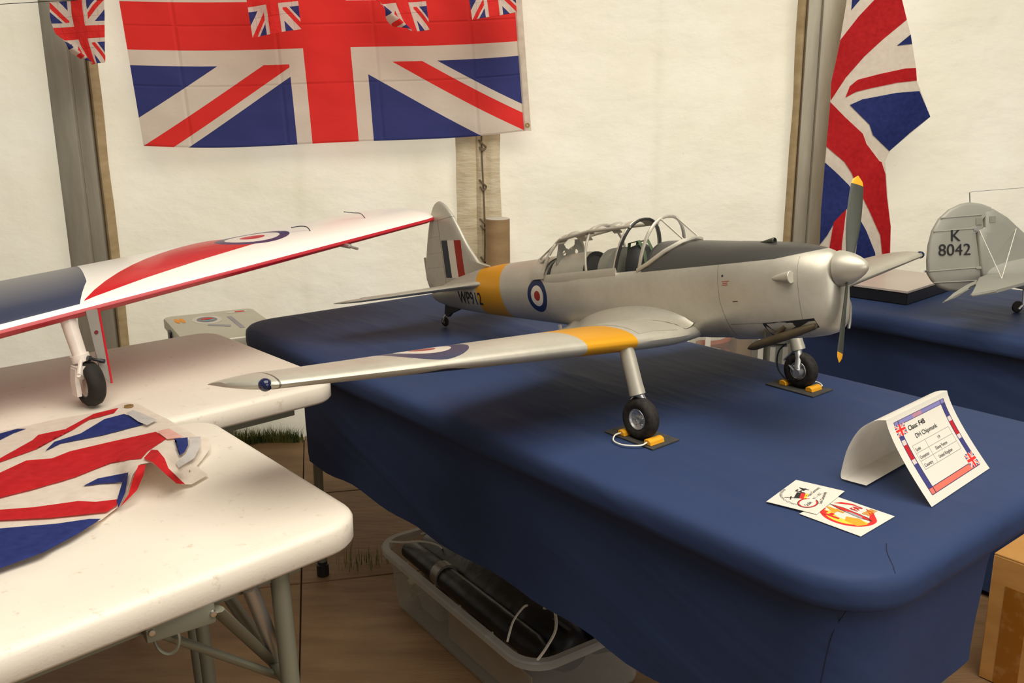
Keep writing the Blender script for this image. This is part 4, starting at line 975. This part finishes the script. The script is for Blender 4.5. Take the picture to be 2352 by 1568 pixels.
def patched(name, fields, place, lab, step=14, lift=.0005, relief=None):
    """fields: list of (material index, [(x,y[,h]) ...]) laid over each other"""
    b = bmesh.new()
    for li, (mi, poly) in enumerate(fields):
        t = bmesh.new(); hs = [0 for q in poly]
        f = t.faces.new([t.verts.new((q[0], q[1], h)) for q, h in zip(poly, hs)])
        bmesh.ops.triangulate(t, faces=t.faces[:], ngon_method='BEAUTY')
        for _ in range(6):
            es = [e for e in t.edges if (e.verts[0].co - e.verts[1].co).length > step * 2]
            if not es: break
            bmesh.ops.subdivide_edges(t, edges=es, cuts=1); bmesh.ops.triangulate(t, faces=t.faces[:])
        mp = {v: b.verts.new(place(v.co.x, v.co.y, v.co.z, (li + 1 if mi else 0 if li == 0 else li + 1) * lift)) for v in t.verts}
        for f in t.faces:
            g = b.faces.new([mp[v] for v in f.verts]); g.material_index = mi
        t.free()
    o = obj(name, b, FM, angle=180)
    return tag(o, lab, 'flag')
def hang(x, y, h, l):
    fx = .018 * math.sin((x - 1900) / 42 + y / 160) + .010 * noise.noise(Vector((x / 60, y / 80, 4)))
    return ony(x, y, 3.47 - l * 1.2 + fx)
T0 = (1945, -60)
W0 = [(1957, -60), (1945, 0), (1930, 90), (1912, 180), (1907, 230), (1903, 300), (1898, 340), (1895, 375), (1890, 430), (1883, 562), (1883, 600), (2040, 600), (2042, 575), (2045, 520), (2037, 420), (2033, 370), (2045, 345), (2137, 268), (2115, 210), (2106, 186), (2104, 155), (2092, 80), (2083, 45), (2072, 0), (2064, -60)]
fields = [(0, W0), (2, [(1972, -10), (1957, 0), (1955, 24), (1985, -12)]),
  (1, [(2064, -60), (2072, 0), (2083, 45), (2025, 93), (1985, 130), (1943, 178), (1908, 231), (1909, 190), (1918, 150), (1930, 92), (1972, 38), (2008, 0), (2040, -60)]),
  (2, [(2060, 105), (2092, 79), (2095, 101)]),
  (1, [(1942, 224), (1952, 198), (1970, 183), (2020, 170), (2080, 157), (2104, 156), (2106, 185), (2060, 190), (1998, 203), (1966, 211)]),
  (2, [(1952, 241), (1981, 228), (2060, 213), (2112, 209), (2137, 268), (2090, 305), (2043, 347), (2005, 310), (1997, 286)]),
  (1, [(1907, 234), (1940, 268), (1982, 307), (1990, 330), (2020, 370), (2025, 372), (2034, 400), (2037, 450), (2046, 520), (2044, 600), (2028, 600), (2022, 540), (1995, 480), (1970, 430), (1955, 395), (1940, 372), (1898, 336), (1903, 280)]),
  (2, [(1895, 373), (1925, 400), (1950, 425), (1961, 442), (1951, 474), (1920, 505), (1900, 540), (1883, 562), (1886, 480)]),
  (1, [(1944, 480), (1915, 510), (1904, 575), (1904, 600), (1932, 600), (1934, 560)]),
  (2, [(1976, 505), (1990, 530), (2010, 580), (2012, 600), (1963, 600)])]
patched('union_flag', fields, hang, 'union flag hanging in folds beside the right frame post')
# its upper end is tied to the cord
# flag lying on the near white tables
BUMPS = [(375, 1055, 34, 42, .040), (330, 1068, 34, 34, .034), (300, 1095, 22, 40, .022), (400, 1088, 26, 20, .020), (440, 1015, 55, 26, .014), (240, 960, 70, 18, .006), (140, 1035, 60, 16, .006), (60, 1100, 80, 14, .005), (200, 1130, 60, 12, .004)]
def lay(x, y, h, l):
    hh = sum(a * math.exp(-((x - cx) / sx) ** 2 - ((y - cy) / sy) ** 2) for cx, cy, sx, sy, a in BUMPS)
    return onz(x, y, .7425 + hh + l + .0035 + .0025 * noise.noise(Vector((x / 50, y / 50, 2))))
W1 = [(-260, 1020, 0), (-60, 1000, 0), (30, 985, 0), (130, 962, .004), (230, 945, .003), (285, 924, .0), (315, 925, 0), (350, 945, 0), (385, 962, .003), (450, 1000, .008), (480, 1006, .012), (482, 1030, .006), (464, 1056, .0), (452, 1070, .0), (478, 1090, 0), (440, 1112, 0), (418, 1112, .004), (395, 1100, .018), (375, 1080, .030), (345, 1062, .036), (322, 1066, .034), (305, 1090, .026), (290, 1135, .006), (270, 1165, .0), (235, 1192, 0), (180, 1225, 0), (100, 1268, 0), (0, 1305, 0), (-260, 1380, 0)]
f1 = [(0, W1),
  (2, [(-100, 1012), (0, 995), (40, 984), (60, 984), (30, 995), (0, 1010), (-100, 1040)]),
  (1, [(-100, 1090), (0, 1052), (75, 1010), (88, 998), (150, 985), (215, 950), (272, 936), (262, 948), (205, 962), (170, 985), (110, 1005), (85, 1030), (0, 1061), (-100, 1110)]),
  (2, [(104, 1035), (125, 1014), (185, 995), (240, 962), (285, 950), (315, 962), (330, 974), (240, 998), (140, 1018)]),
  (1, [(-100, 1130), (0, 1085), (60, 1057), (120, 1052), (160, 1036), (250, 1015), (358, 991), (382, 1007), (340, 1035), (325, 1052), (255, 1062), (172, 1095), (80, 1122), (0, 1142), (-100, 1180)]),
  (2, [(190, 1116), (225, 1098), (293, 1085), (280, 1107), (230, 1110)]),
  (1, [(-100, 1180), (0, 1170), (80, 1164), (180, 1150), (220, 1152), (270, 1146), (268, 1160), (245, 1175), (120, 1188), (0, 1194), (-100, 1206)]),
  (2, [(-260, 1230), (0, 1213), (130, 1202), (205, 1191), (232, 1191), (180, 1225), (100, 1268), (0, 1305), (-260, 1375)]),
  (2, [(281, 1106, .02), (295, 1082, .028), (288, 1130, .008), (272, 1166, 0), (268, 1150, .006)]),
  (1, [(318, 1068, .034), (335, 1066, .036), (330, 1090, .028), (315, 1125, .014), (275, 1165, 0), (295, 1135, .006), (305, 1100, .022)]),
  (1, [(330, 1052, .030), (348, 1032, .030), (362, 1033, .030), (378, 1052, .030), (387, 1075, .026), (395, 1097, .018), (418, 1105, .006), (426, 1112, .002), (405, 1110, .006), (382, 1090, .024), (352, 1062, .035)]),
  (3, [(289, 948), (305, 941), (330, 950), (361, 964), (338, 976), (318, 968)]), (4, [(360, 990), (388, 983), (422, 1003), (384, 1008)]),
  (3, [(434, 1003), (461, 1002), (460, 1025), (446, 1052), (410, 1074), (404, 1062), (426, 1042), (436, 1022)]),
  (2, [(400, 1007, .010), (431, 1004, .012), (432, 1022, .010), (424, 1038, .006), (412, 1045, .006), (413, 1020, .010)])]
patched('union_flag', f1, lay, 'crumpled union flag spread over the two white tables at the left', step=12)
b = bmesh.new(); bm_lathe(b, [(.004, 0), (.004, .002), (.009, .002), (.009, 0)], o=onz(424, 1085, .7485), n=16); o = obj('eyelet', b, plain('brass_eyelet', srgb(178, 150, 90), .35, .8), bpy.data.objects['union_flag.002'])
o = obj('eyelet', bm_lathe(bmesh.new(), [(.004, 0), (.004, .002), (.009, .002), (.009, 0)], o=onz(296, 933, .7485), n=16), bpy.data.materials['brass_eyelet'], bpy.data.objects['union_flag.002'])
# ================================================================== NAME CARD
CB = onz(2140, 1164, .745); CR = onz(2273, 1075, .745); cu_ = (CR - CB).normalized(); cn_ = Vector((-cu_.y, cu_.x, 0)); wc = (CR - CB).length
CT = onv(2035, 965, cu_, CB.dot(cu_)); hh_ = CT.z - .745; back = (CT - CB).dot(cn_)
def cardf(u, v, off=0):     # u 0..1 along, v 0 bottom .. 1 top
    t = 1 - v; q = .28 * t + .72 * t ** 1.55
    # slope profile: steep at the top, flaring at the foot
    p_ = CB + cu_ * (wc * u) + cn_ * (back * (1 - q)) + Vector((0, 0, hh_ * (v * 1.0 + .10 * v * (1 - v)))); return p_ - cn_ * off * .75 + Vector((0, 0, off * .6))
M_paper = mat('white_card', srgb(236, 230, 216), .6, build=lambda p: mixc(ramp(nse(coords()[1], 30, 3), .3, .7), srgb(232, 226, 212), srgb(240, 234, 222)), transl=.25)
def cardcol(p):
    (x, y, z), v = coords('UV'); ar = 1.0 * wc / .205
    c = mixc(.0, srgb(236, 230, 216), srgb(236, 230, 216))
    dx = (x - .5).abs(); dy = (y - .5).abs()
    fr = mx(between(dx, .345, .405) * (dy < .42), between(dy, .36, .42) * (dx < .405))
    seg = between(y, .0, .30); pat = mixc(between(y, .44, .62), srgb(64, 66, 128), srgb(196, 30, 40)); pat = mixc(mx(between(y, .62, .68), between(y, .40, .45)), pat, srgb(226, 210, 206))
    pat = mixc(y > .86, pat, srgb(140, 136, 192)); pat = mixc(between(y, .86, 1) * between(x, .38, .52), pat, srgb(196, 140, 160)); pat = mixc(y < .14, pat, srgb(236, 120, 100))
    c = mixc(fr, c, pat)
    ln = mx(mx((dx - .345).abs() < .006, (dx - .405).abs() < .005) * (dy < .42), mx((dy - .36).abs() < .004, (dy - .42).abs() < .004) * (dx < .405))
    c = mixc(ln * .9, c, srgb(58, 40, 90))
    for (cx_, cy_) in ((.155, .80), (.845, .16)):
        uu = (x - cx_) * 7.0; vv = (y - cy_) * 7.0
        m_ = (uu.abs() < .5) * (vv.abs() < .5); c = mixc(m_, c, union_color(uu, vv, ar=1.0))
    # table rules
    tl = mx(mx(mx((y - .575).abs() < .003, (y - .485).abs() < .003), mx((y - .395).abs() < .003, (y - .305).abs() < .003)) * between(x, .20, .80), mx(mx((x - .20).abs() < .003, (x - .40).abs() < .003), (x - .80).abs() < .003) * between(y, .305, .575))
    return mixc(tl * .7, c, srgb(110, 106, 100))
card = empty('name_card', (CB + CR) / 2 + cn_ * .07, label='white tent card for the silver model, folded, standing on the blue cloth', cat='card'); card.location.z = .7445; ko = -card.location
bf = grid(lambda u, v: cardf(u, v) + ko, 10, 26); cf = obj('front_panel', bf, mat('printed_card', (.8, .8, .8), .55, build=cardcol, transl=.2), card, angle=180)
BK1, BK2 = onz(1932, 1103, .745), onz(1980, 1117, .745)
bk = (BK1 - CB).dot(cn_)
def backf(u, v):
    # from the top edge: arches out behind, down, then a creased foot returning forward along the cloth
    prof = spline([(back, hh_, 0), (back + (bk - back) * .30, hh_ * .95, 0), (back + (bk - back) * .66, hh_ * .78, 0), (back + (bk - back) * .92, hh_ * .48, 0), (bk + .002, hh_ * .16, 0), (bk + .002, .004, 0), (bk - .006, .002, 0), (bk - .040, .003, 0)], 5)
    i = min(int(v * (len(prof) - 1)), len(prof) - 2); t = v * (len(prof) - 1) - i; q = prof[i].lerp(prof[i + 1], t)
    return CB + cu_ * (wc * u) + cn_ * q.x + Vector((0, 0, q.y)) + ko
obj('back_panel', grid(backf, 8, 40), M_paper, card, angle=180)
def cardtext(s, u0, v0, size, bold=0, sx=1):
    asp = wc / .163
    text_on(s, size, lambda a, b: cardf(u0 + a / asp, v0 + b, .0006) + ko, M_ink, cf, bold, sx=sx)
cardtext('Class: F4B', .25, .745, .085, .001); cardtext('DH Chipmunk', .30, .630, .078, 0)
cardtext('Scale', .215, .505, .05); cardtext('Competitor', .215, .415, .05, sx=.8); cardtext('Country', .215, .325, .05)
cardtext('1:9', .57, .510, .05); cardtext('Danny Fenton', .47, .420, .05, sx=.9); cardtext('United Kingdom', .45, .330, .05, sx=.9)
# ================================================================== STICKERS
def sticker(px, z, lab, deco):
    L_, T_, R_, B_ = [onz(*q, z) for q in px]
    e = empty('sticker_card', (L_ + R_) / 2, label=lab, cat='sticker'); o_ = -e.location
    O = L_.copy() * 0 + B_      # baseline runs from bottom corner to right corner; up runs from bottom to left
    O = B_; ux = R_ - B_; uy = L_ - B_
    base = [Vector(p_) + o_ for p_ in (B_, R_, R_ + uy, L_)]
    b = bm_prism(bmesh.new(), base, (0, 0, .0005)); s = obj('paper', b, M_paper, e, smooth=False)
    def f(u, v, k=1): return O + ux * u + uy * v + Vector((0, 0, .0005 + .00009 * k)) + o_
    deco(f, s); return e
def poly(f, s, pts, m, k=1, name='print'):
    b = bmesh.new(); b.faces.new([b.verts.new(f(u, v, k)) for u, v in pts]); bmesh.ops.triangulate(b, faces=b.faces[:]); return obj(name, b, m, s, smooth=False)
def ring(f, s, c, r0, r1, a0, a1, m, k=1, asp=1.0):
    n = 30; P1 = [(c[0] + r1 * math.cos(R(a0 + (a1 - a0) * i / n)) , c[1] + asp * r1 * math.sin(R(a0 + (a1 - a0) * i / n))) for i in range(n + 1)]
    P0 = [(c[0] + r0 * math.cos(R(a0 + (a1 - a0) * i / n)), c[1] + asp * r0 * math.sin(R(a0 + (a1 - a0) * i / n))) for i in range(n + 1)]
    b = bmesh.new(); A = [b.verts.new(f(*p_, k)) for p_ in P0]; B = [b.verts.new(f(*p_, k)) for p_ in P1]
    for i in range(n): b.faces.new((A[i], A[i + 1], B[i + 1], B[i]))
    return obj('print', b, m, s, smooth=False)
def stxt(f, s, t_, u, v, size, m, bold=0, sx=.72, k=2, rot=0, arc=None):
    b = text_mesh(t_, size, bold)
    for q in b.verts:
        a, c = q.co.x * sx, q.co.y
        if arc:
            (cx_, cy_, rr, a0, asp) = arc; an = R(a0) - a / rr / (sx ** 0); q.co = f(cx_ + (rr + c * sx) * math.cos(an), cy_ + (rr + c * sx) * math.sin(an) * asp, k)
        else:
            cr, sr = math.cos(R(rot)), math.sin(R(rot)); q.co = f(u + a * cr - c * sr * sx, v + a * sr / sx + c * cr, k)
    return obj('lettering', b, m, s, smooth=False)
M_pr, M_po, M_py, M_pg = plain('print_red', srgb(204, 34, 30), .6), plain('print_orange', srgb(232, 150, 30), .6), plain('print_gold', srgb(240, 196, 60), .6), plain('print_grey', srgb(150, 146, 150), .6)
def deco1(f, s):
    stxt(f, s, 'WORLD CHAMPIONSHIP', 0, 0, .090, M_ink, 0, .66, arc=(.50, .47, .345, 190, 1.36))
    stxt(f, s, 'F4', .57, .58, .28, M_ink, .006); stxt(f, s, 'Scale', .18, .28, .115, M_ink, .001); stxt(f, s, 'Team Germany', .49, .44, .10, M_ink, .0008, .66)
    stxt(f, s, '9.7. - 18.7.', .47, .30, .085, M_ink, .0005); stxt(f, s, 'Scale Championship', .36, .11, .085, M_ink, .001, .66, rot=12)
    poly(f, s, [(.36, .66), (.56, .72), (.58, .64), (.37, .56)], M_ink); poly(f, s, [(.37, .56), (.58, .64), (.59, .56), (.38, .48)], M_pr, 1); poly(f, s, [(.38, .48), (.59, .56), (.60, .50), (.39, .43)], M_py, 1)
    ring(f, s, (.29, .34), .15, .175, 20, 330, M_pr, 1, .95); ring(f, s, (.29, .34), .175, .19, 40, 340, M_ink, 1, .95)
    poly(f, s, [(.27, .80), (.37, .56), (.39, .57), (.29, .81)], M_ink, 2); poly(f, s, [(.25, .68), (.38, .74), (.38, .72), (.26, .66)], M_ink, 2)
def deco2(f, s):
    cc = (.53, .49)
    ring(f, s, cc, .33, .40, 100, 285, M_pr, 1, 1.05); ring(f, s, cc, .20, .34, 110, 262, M_py, 2, 1.05)
    poly(f, s, [(.26, .20), (.42, .12), (.52, .30), (.44, .48), (.30, .42)], M_po, 3)
    poly(f, s, [(.50, .08), (.66, .10), (.88, .28), (.92, .42), (.74, .26), (.56, .18)], M_pr, 3); poly(f, s, [(.74, .86), (.86, .80), (.93, .64), (.91, .54), (.85, .68)], M_pr, 3)
    poly(f, s, [(.57, .12), (.645, .24), (.70, .66), (.665, .90), (.59, .66), (.54, .32)], M_ink, 4); poly(f, s, [(.575, .16), (.63, .26), (.685, .64), (.662, .86), (.60, .64), (.55, .34)], M_pr, 5); poly(f, s, [(.54, .26), (.60, .32), (.625, .50), (.59, .60), (.55, .42)], M_pg, 6)
    stxt(f, s, 'F', .25, .52, .40, M_pr, .014, .75, 6); stxt(f, s, '4', .43, .58, .40, M_po, .012, .75, 6)
    stxt(f, s, 'FAI', .72, .46, .18, M_pr, .005, .75, 7); stxt(f, s, 'SPAIN', .70, .26, .16, M_po, .004, .62, 7)
sticker(((1836, 1180), (1924, 1141), (2055, 1186), (1977, 1232)), .7445, 'sticker with orange and red F4 roundel for Spain, half under the other', deco2)
sticker(((1760, 1152), (1829, 1099), (1940, 1128), (1876, 1181)), .7462, 'white sticker with black F4, German colours and ring of small text', deco1)
# ================================================================== BACKGROUND THINGS
M_kraft = mat('brown_cardboard', srgb(156, 126, 88), .75, build=lambda p: mixc(ramp(nse(coords()[1], 12, 5, stretch=(1, 1, 3)), .3, .7), srgb(148, 118, 80), srgb(164, 134, 95)))
ct = empty('cardboard_tube', (-.052, 3.52, 0), label='brown cardboard tube standing by the laced canvas seam', cat='tube')
obj('tube_wall', lathe([(.042, .0), (.047, .0), (.047, .915), (.042, .915), (.042, .0)], n=36), M_kraft, ct)
obj('end_cap', lathe([(0, .905), (.043, .905), (.046, .917), (.040, .919), (0, .912)], n=36), M_paper, ct)
cs = obj('paper_roll', lathe([(0, 0), (.012, 0), (.012, .72), (0, .72)], o=(.024, 3.55, 0), n=16), M_paper); tag(cs, 'thin white roll just right of the cardboard tube', 'roll')
# case with stickers behind the far white table
CA = onz(372, 728, .58); CBb = onz(578, 706, .58); du = (CBb - CA).normalized(); dv = Vector((du.y, -du.x, 0))
M_case = plain('silver_case', srgb(190, 186, 168), .4, .4, .05, 6)
kc = (CA + CBb) / 2 + dv * .235; kase = empty('equipment_case', (kc.x, kc.y, -.02), math.atan2(du.y, du.x), 'silver equipment case with stickers on its lid behind the white table', 'case')
Wk = (CBb - CA).length; Dk = .47
obj('body', box((0, 0, .515), (Wk - .02, Dk - .02, .11), bev=.02, seg=3), plain('case_body_grey', srgb(96, 92, 82), .5, .2), kase)
obj('lid', loft([[Vector((x, y, z)) for x, y in rrect(Wk - i, Dk - i, .035)] for z, i in ((.565, 0), (.594, 0), (.599, .006), (.600, .02))]), M_case, kase)
def dec(name, pts, m, par, z=.6006): 
    b = bmesh.new(); b.faces.new([b.verts.new((x, y, z)) for x, y in pts]); return obj(name, b, m, par, smooth=False)
def ell(cx_, cy_, a, b_, n=24): return [(cx_ + a * math.cos(2 * PI * k / n), cy_ + b_ * math.sin(2 * PI * k / n)) for k in range(n)]
dec('sticker', ell(-.03, .10, .052, .075), M_paper, kase); dec('sticker_print', ell(-.03, .10, .036, .048), M_navy, kase, .6009); dec('sticker_print', ell(-.028, .112, .022, .018), M_pr, kase, .6012); dec('sticker_print', ell(-.028, .088, .022, .014), plain('pale_teal', srgb(120, 160, 165), .5), kase, .6012)
for x in (-.13, -.112): dec('sticker', ell(x, .13, .009, .045, 8), M_po, kase)
dec('sticker', [(.06, .17), (.135, .17), (.135, .20), (.06, .20)], M_paper, kase); dec('sticker_print', [(.09, .175), (.125, .175), (.125, .195), (.09, .195)], M_pr, kase, .6009)
dec('sticker', [(.06, -.15), (.135, -.15), (.135, -.12), (.06, -.12)], M_paper, kase); dec('sticker_print', [(.09, -.145), (.125, -.145), (.125, -.125), (.09, -.125)], M_pr, kase, .6009)
dec('sticker_print', [(.045, -.10), (.062, -.10), (.062, .12), (.045, .12)], M_pg, kase); dec('sticker_print', [(-.05, .0), (.02, -.06), (.028, -.03), (-.04, .02)], M_pg, kase)
obj('latch', box((Wk / 2 + .003, .10, .57), (.010, .04, .03), bev=.002), M_blk, kase); obj('latch', box((-Wk / 2 - .003, .05, .57), (.010, .04, .03), bev=.002), M_blk, kase)
stn = empty('folding_stand', (kc.x, kc.y, 0), math.atan2(du.y, du.x), 'low steel stand carrying the silver case, hidden behind the white tables', 'stand')
obj('shelf', box((0, 0, .432), (Wk - .02, Dk - .04, .012), bev=.002), M_leg, stn)
for sx in (-Wk / 2 + .03, -.01):
    for sy in (-.05, Dk / 2 - .05): obj('leg', tube([(sx, sy, .43), (sx, sy, 0)], .012, 10), M_leg, stn)
# cardboard box at the lower right
b0 = Vector((1.104, 1.91, 0)); bl = .40; bd = .36; bh = .319
cb = empty('cardboard_box', b0 + A_ * bl / 2 + N_ * bd / 2, YAW, 'brown cardboard box with tape on its side, beyond the cloth corner at lower right', 'box')
M_kr2 = mat('box_cardboard', srgb(158, 112, 58), .7, build=lambda p: mixc(ramp(nse(coords()[1], 9, 5, stretch=(1, 1, 3)), .3, .7), srgb(186, 132, 66), srgb(206, 152, 84)))
obj('body', box((0, 0, bh / 2), (bl, bd, bh - .002), bev=.002, seg=1), M_kr2, cb)
for sy in (-1, 1): obj('flap', box((0, sy * (bd / 4 + .001), bh + .001), (bl, bd / 2 - .005, .004), bev=.001, seg=1), M_kr2, cb)
M_tape = mat('brown_tape', srgb(128, 80, 22), .25, build=lambda p: mixc(ramp(nse(coords()[1], 30, 4), .5, .8), srgb(156, 98, 30), srgb(186, 140, 80)))
obj('tape', box((0, 0, bh + .0035), (bl + .001, .05, .0006)), M_tape, cb); obj('tape', box((-.14, -bd / 2 - .0006, bh * .40), (.052, .0008, bh * .78)), M_tape, cb)
# clear tub on the floor under the blue cloth
TA, TB = Vector((-.388, 2.285, 0)), Vector((.030, 1.675, 0)); tl_ = (TB - TA).length; tu = (TB - TA).normalized(); tvv = Vector((-tu.y, tu.x, 0)); tyaw = math.atan2(tu.y, tu.x)
Wt = .40; Ht = .18
tub = empty('storage_tub', TA + tu * tl_ / 2 + tvv * Wt / 2, tyaw, 'long clear plastic tub on the floor below the blue cloth', 'tub')
def rr3(w_, h_, r_, z): return [Vector((x, y, z)) for x, y in rrect(w_, h_, r_, 6)]
obj('shell', loft([rr3(tl_ - .10, Wt - .10, .05, .004), rr3(tl_ - .07, Wt - .07, .055, .008), rr3(tl_ - .035, Wt - .035, .065, Ht - .01), rr3(tl_ - .04, Wt - .04, .064, Ht - .01), rr3(tl_ - .075, Wt - .075, .053, .011), rr3(tl_ - .10, Wt - .10, .05, .008)]), M_tub, tub)
obj('rim', loft([rr3(tl_ - .036, Wt - .036, .064, Ht - .022), rr3(tl_ - .004, Wt - .004, .075, Ht - .020), rr3(tl_, Wt, .078, Ht - .004), rr3(tl_ - .006, Wt - .006, .076, Ht), rr3(tl_ - .036, Wt - .036, .064, Ht), rr3(tl_ - .040, Wt - .040, .063, Ht - .01)], cap=False), M_tub2, tub)
for x in (-.20, -.06, .06, .20): obj('rim_rib', box((x, -Wt / 2 + .011, Ht - .006), (.004, .022, .012)), M_tub2, tub)
def intub(name, bm, m, lab, cat, **k):
    o = obj(name, bm, m, **k); o.location = tub.location; o.rotation_euler = (0, 0, tyaw); tag(o, lab, cat); return o
nb = empty('folded_canopy', tub.location, tyaw, 'black rolled bag with white cords lying in the clear tub', 'bag')
M_bag = plain('black_bag_vinyl', (.012, .012, .013), .38, 0, .3, 20, bump=lambda: (nse(coords()[1], 9, 3), .3, .02))
nb.name = 'rolled_bag'
rg = []
for x, r_ in [(-.325, .03), (-.31, .055), (-.27, .066), (0, .070), (.22, .070), (.26, .066), (.31, .05), (.325, .03)]:
    rg.append([Vector((x, -.04 + r_ * 1.0 * math.cos(a), .135 + r_ * .95 * math.sin(a))) for a in [2 * PI * k / 20 for k in range(20)]])
obj('roll', loft(rg), M_bag, nb)
rg = []
for x, r_ in [(-.30, .015), (-.29, .026), (0, .030), (.28, .030), (.315, .02)]:
    rg.append([Vector((x, -.125 + r_ * math.cos(a), .165 + r_ * math.sin(a))) for a in [2 * PI * k / 14 for k in range(14)]])
obj('pole', loft(rg), M_bag, nb)
rg = []
for x, r_ in [(-.30, .03), (-.28, .05), (.0, .055), (.28, .055), (.32, .03)]:
    rg.append([Vector((x, .075 + r_ * math.cos(a), .13 + r_ * math.sin(a))) for a in [2 * PI * k / 16 for k in range(16)]])
obj('roll', loft(rg), M_bag, nb)
obj('metal_clip', tube([(-.125, -.125, .168), (-.095, -.125, .168)], .033, 16), plain('clear_tape', srgb(140, 134, 124), .3, .3), nb)
obj('cord', tube(spline([(-.33, -.165, .182), (-.28, -.15, .196), (-.24, -.115, .205), (-.21, -.085, .198), (-.20, -.07, .18)], 5), .0028, 6), M_cord, nb)
obj('cord', tube(spline([(-.27, -.03, .215), (-.285, .0, .215), (-.27, -.06, .212), (-.29, -.09, .20)], 5), .0028, 6), M_cord, nb)
obj('cord', tube(spline([(.22, -.05, .205), (.27, -.06, .230), (.33, -.10, .225), (.35, -.14, .205), (.345, -.16, .180)], 5), .0032, 6), M_cord, nb)
obj('cord', tube(spline([(.18, -.07, .20), (.205, -.10, .215), (.225, -.14, .205), (.245, -.17, .175)], 5), .0028, 6), M_cord, nb)
for yv in (-.05, .02): obj('strap', box((.285, yv, .195), (.06, .010, .004)), M_blk, nb)
M_tubs = glass('small_tub_plastic', (.75, .72, .66), .35, .3)
def small_tub(x, y, w_, d_, h_, lab, lid):
    e = empty('small_tub', tub.location + tu * x + tvv * y + Vector((0, 0, .0115)), tyaw, lab, 'tub', 'lidded boxes inside the clear tub')
    obj('body', loft([rr3(w_ * .8, d_ * .8, .015, 0), rr3(w_, d_, .02, h_)]), M_tubs, e); obj('lid', loft([rr3(w_ + .01, d_ + .01, .022, h_), rr3(w_ + .01, d_ + .01, .022, h_ + .008), rr3(w_, d_, .02, h_ + .010)]), lid, e)
small_tub(-.20, -.085, .13, .09, .075, 'small box with a reddish lid inside the clear tub', plain('red_brown_lid', srgb(150, 110, 96), .5)); small_tub(.04, -.080, .16, .09, .07, 'small frosted box with a pale lid inside the clear tub', plain('pale_lid', srgb(150, 150, 140), .5))
o = intub('cardboard_sheet', box((.12, -.142, .062), (.36, .003, .085), bev=.001, seg=1), M_kraft, 'brown cardboard sheet standing inside the front of the clear tub', 'cardboard'); 
o = intub('crumpled_wrap', (lambda b: (bmesh.ops.create_icosphere(b, subdivisions=3, radius=.035, matrix=Matrix.Translation((-.29, -.09, .045))), [setattr(v, 'co', v.co + Vector((.02 * noise.noise(v.co * 60), .015 * noise.noise(v.co * 70 + Vector((3, 3, 3))), .012 * noise.noise(v.co * 80)))) for v in b.verts], b)[2])(bmesh.new()), plain('crinkled_film', srgb(190, 180, 150), .3, .2, .3, 60), 'crumpled pale wrapping at the left end of the clear tub', 'wrapping', smooth=False)
# crates standing behind the blue table, seen under the nose
def crate(px0, px1, Y, z1, lab, m, inside=None):
    a = ony(px0, 800, Y); b_ = ony(px1, 800, Y); w_ = (b_ - a).x; e = empty('plastic_crate', ((a.x + b_.x) / 2, Y + .14, 0), 0, lab, 'crate')
    obj('shell', loft([rr3(w_ - .05, .23, .02, .004), rr3(w_, .28, .02, z1), rr3(w_ - .006, .274, .018, z1), rr3(w_ - .056, .224, .018, .01)]), m, e)
    for x in (-w_ / 2 + .02, w_ / 2 - .012): obj('corner_rib', box((x, -.139, z1 * .5), (.018, .006, z1 * .94)), M_paper, e)
    obj('lid', loft([rr3(w_ + .02, .30, .025, z1), rr3(w_ + .02, .30, .025, z1 + .02), rr3(w_, .28, .02, z1 + .026)]), m, e); return e
cr1 = crate(1612, 1755, 3.05, .60, 'clear crate with orange and brown things in it, behind the blue table', M_tub)
orc = obj('coiled_hose', tube([Vector((cr1.location.x - .03 + .055 * math.cos(t_ * .5), cr1.location.y + .02 + .05 * math.sin(t_ * .5), .36 + t_ * .0042)) for t_ in range(50)], .012, 8), plain('orange_rubber', srgb(190, 98, 60), .5)); tag(orc, 'orange coiled hose inside the clear crate', 'hose')
br = obj('brown_parcel', box((cr1.location.x + .055, cr1.location.y, .45), (.06, .16, .20), bev=.01), plain('brown_wrap', srgb(150, 116, 80), .7)); tag(br, 'brown parcel inside the clear crate', 'parcel')
for o_, z0 in ((orc, 0), (br, 0)): pass
obj('stack_filler', box((cr1.location.x, cr1.location.y, .175), (.15, .2, .33), bev=.01), plain('grey_packing', srgb(120, 122, 112), .7), cr1)
crate(1762, 1812, 3.10, .52, 'narrow grey crate between the clear crate and the second blue cloth', plain('grey_green_plastic', srgb(140, 142, 132), .5, 0, .1))
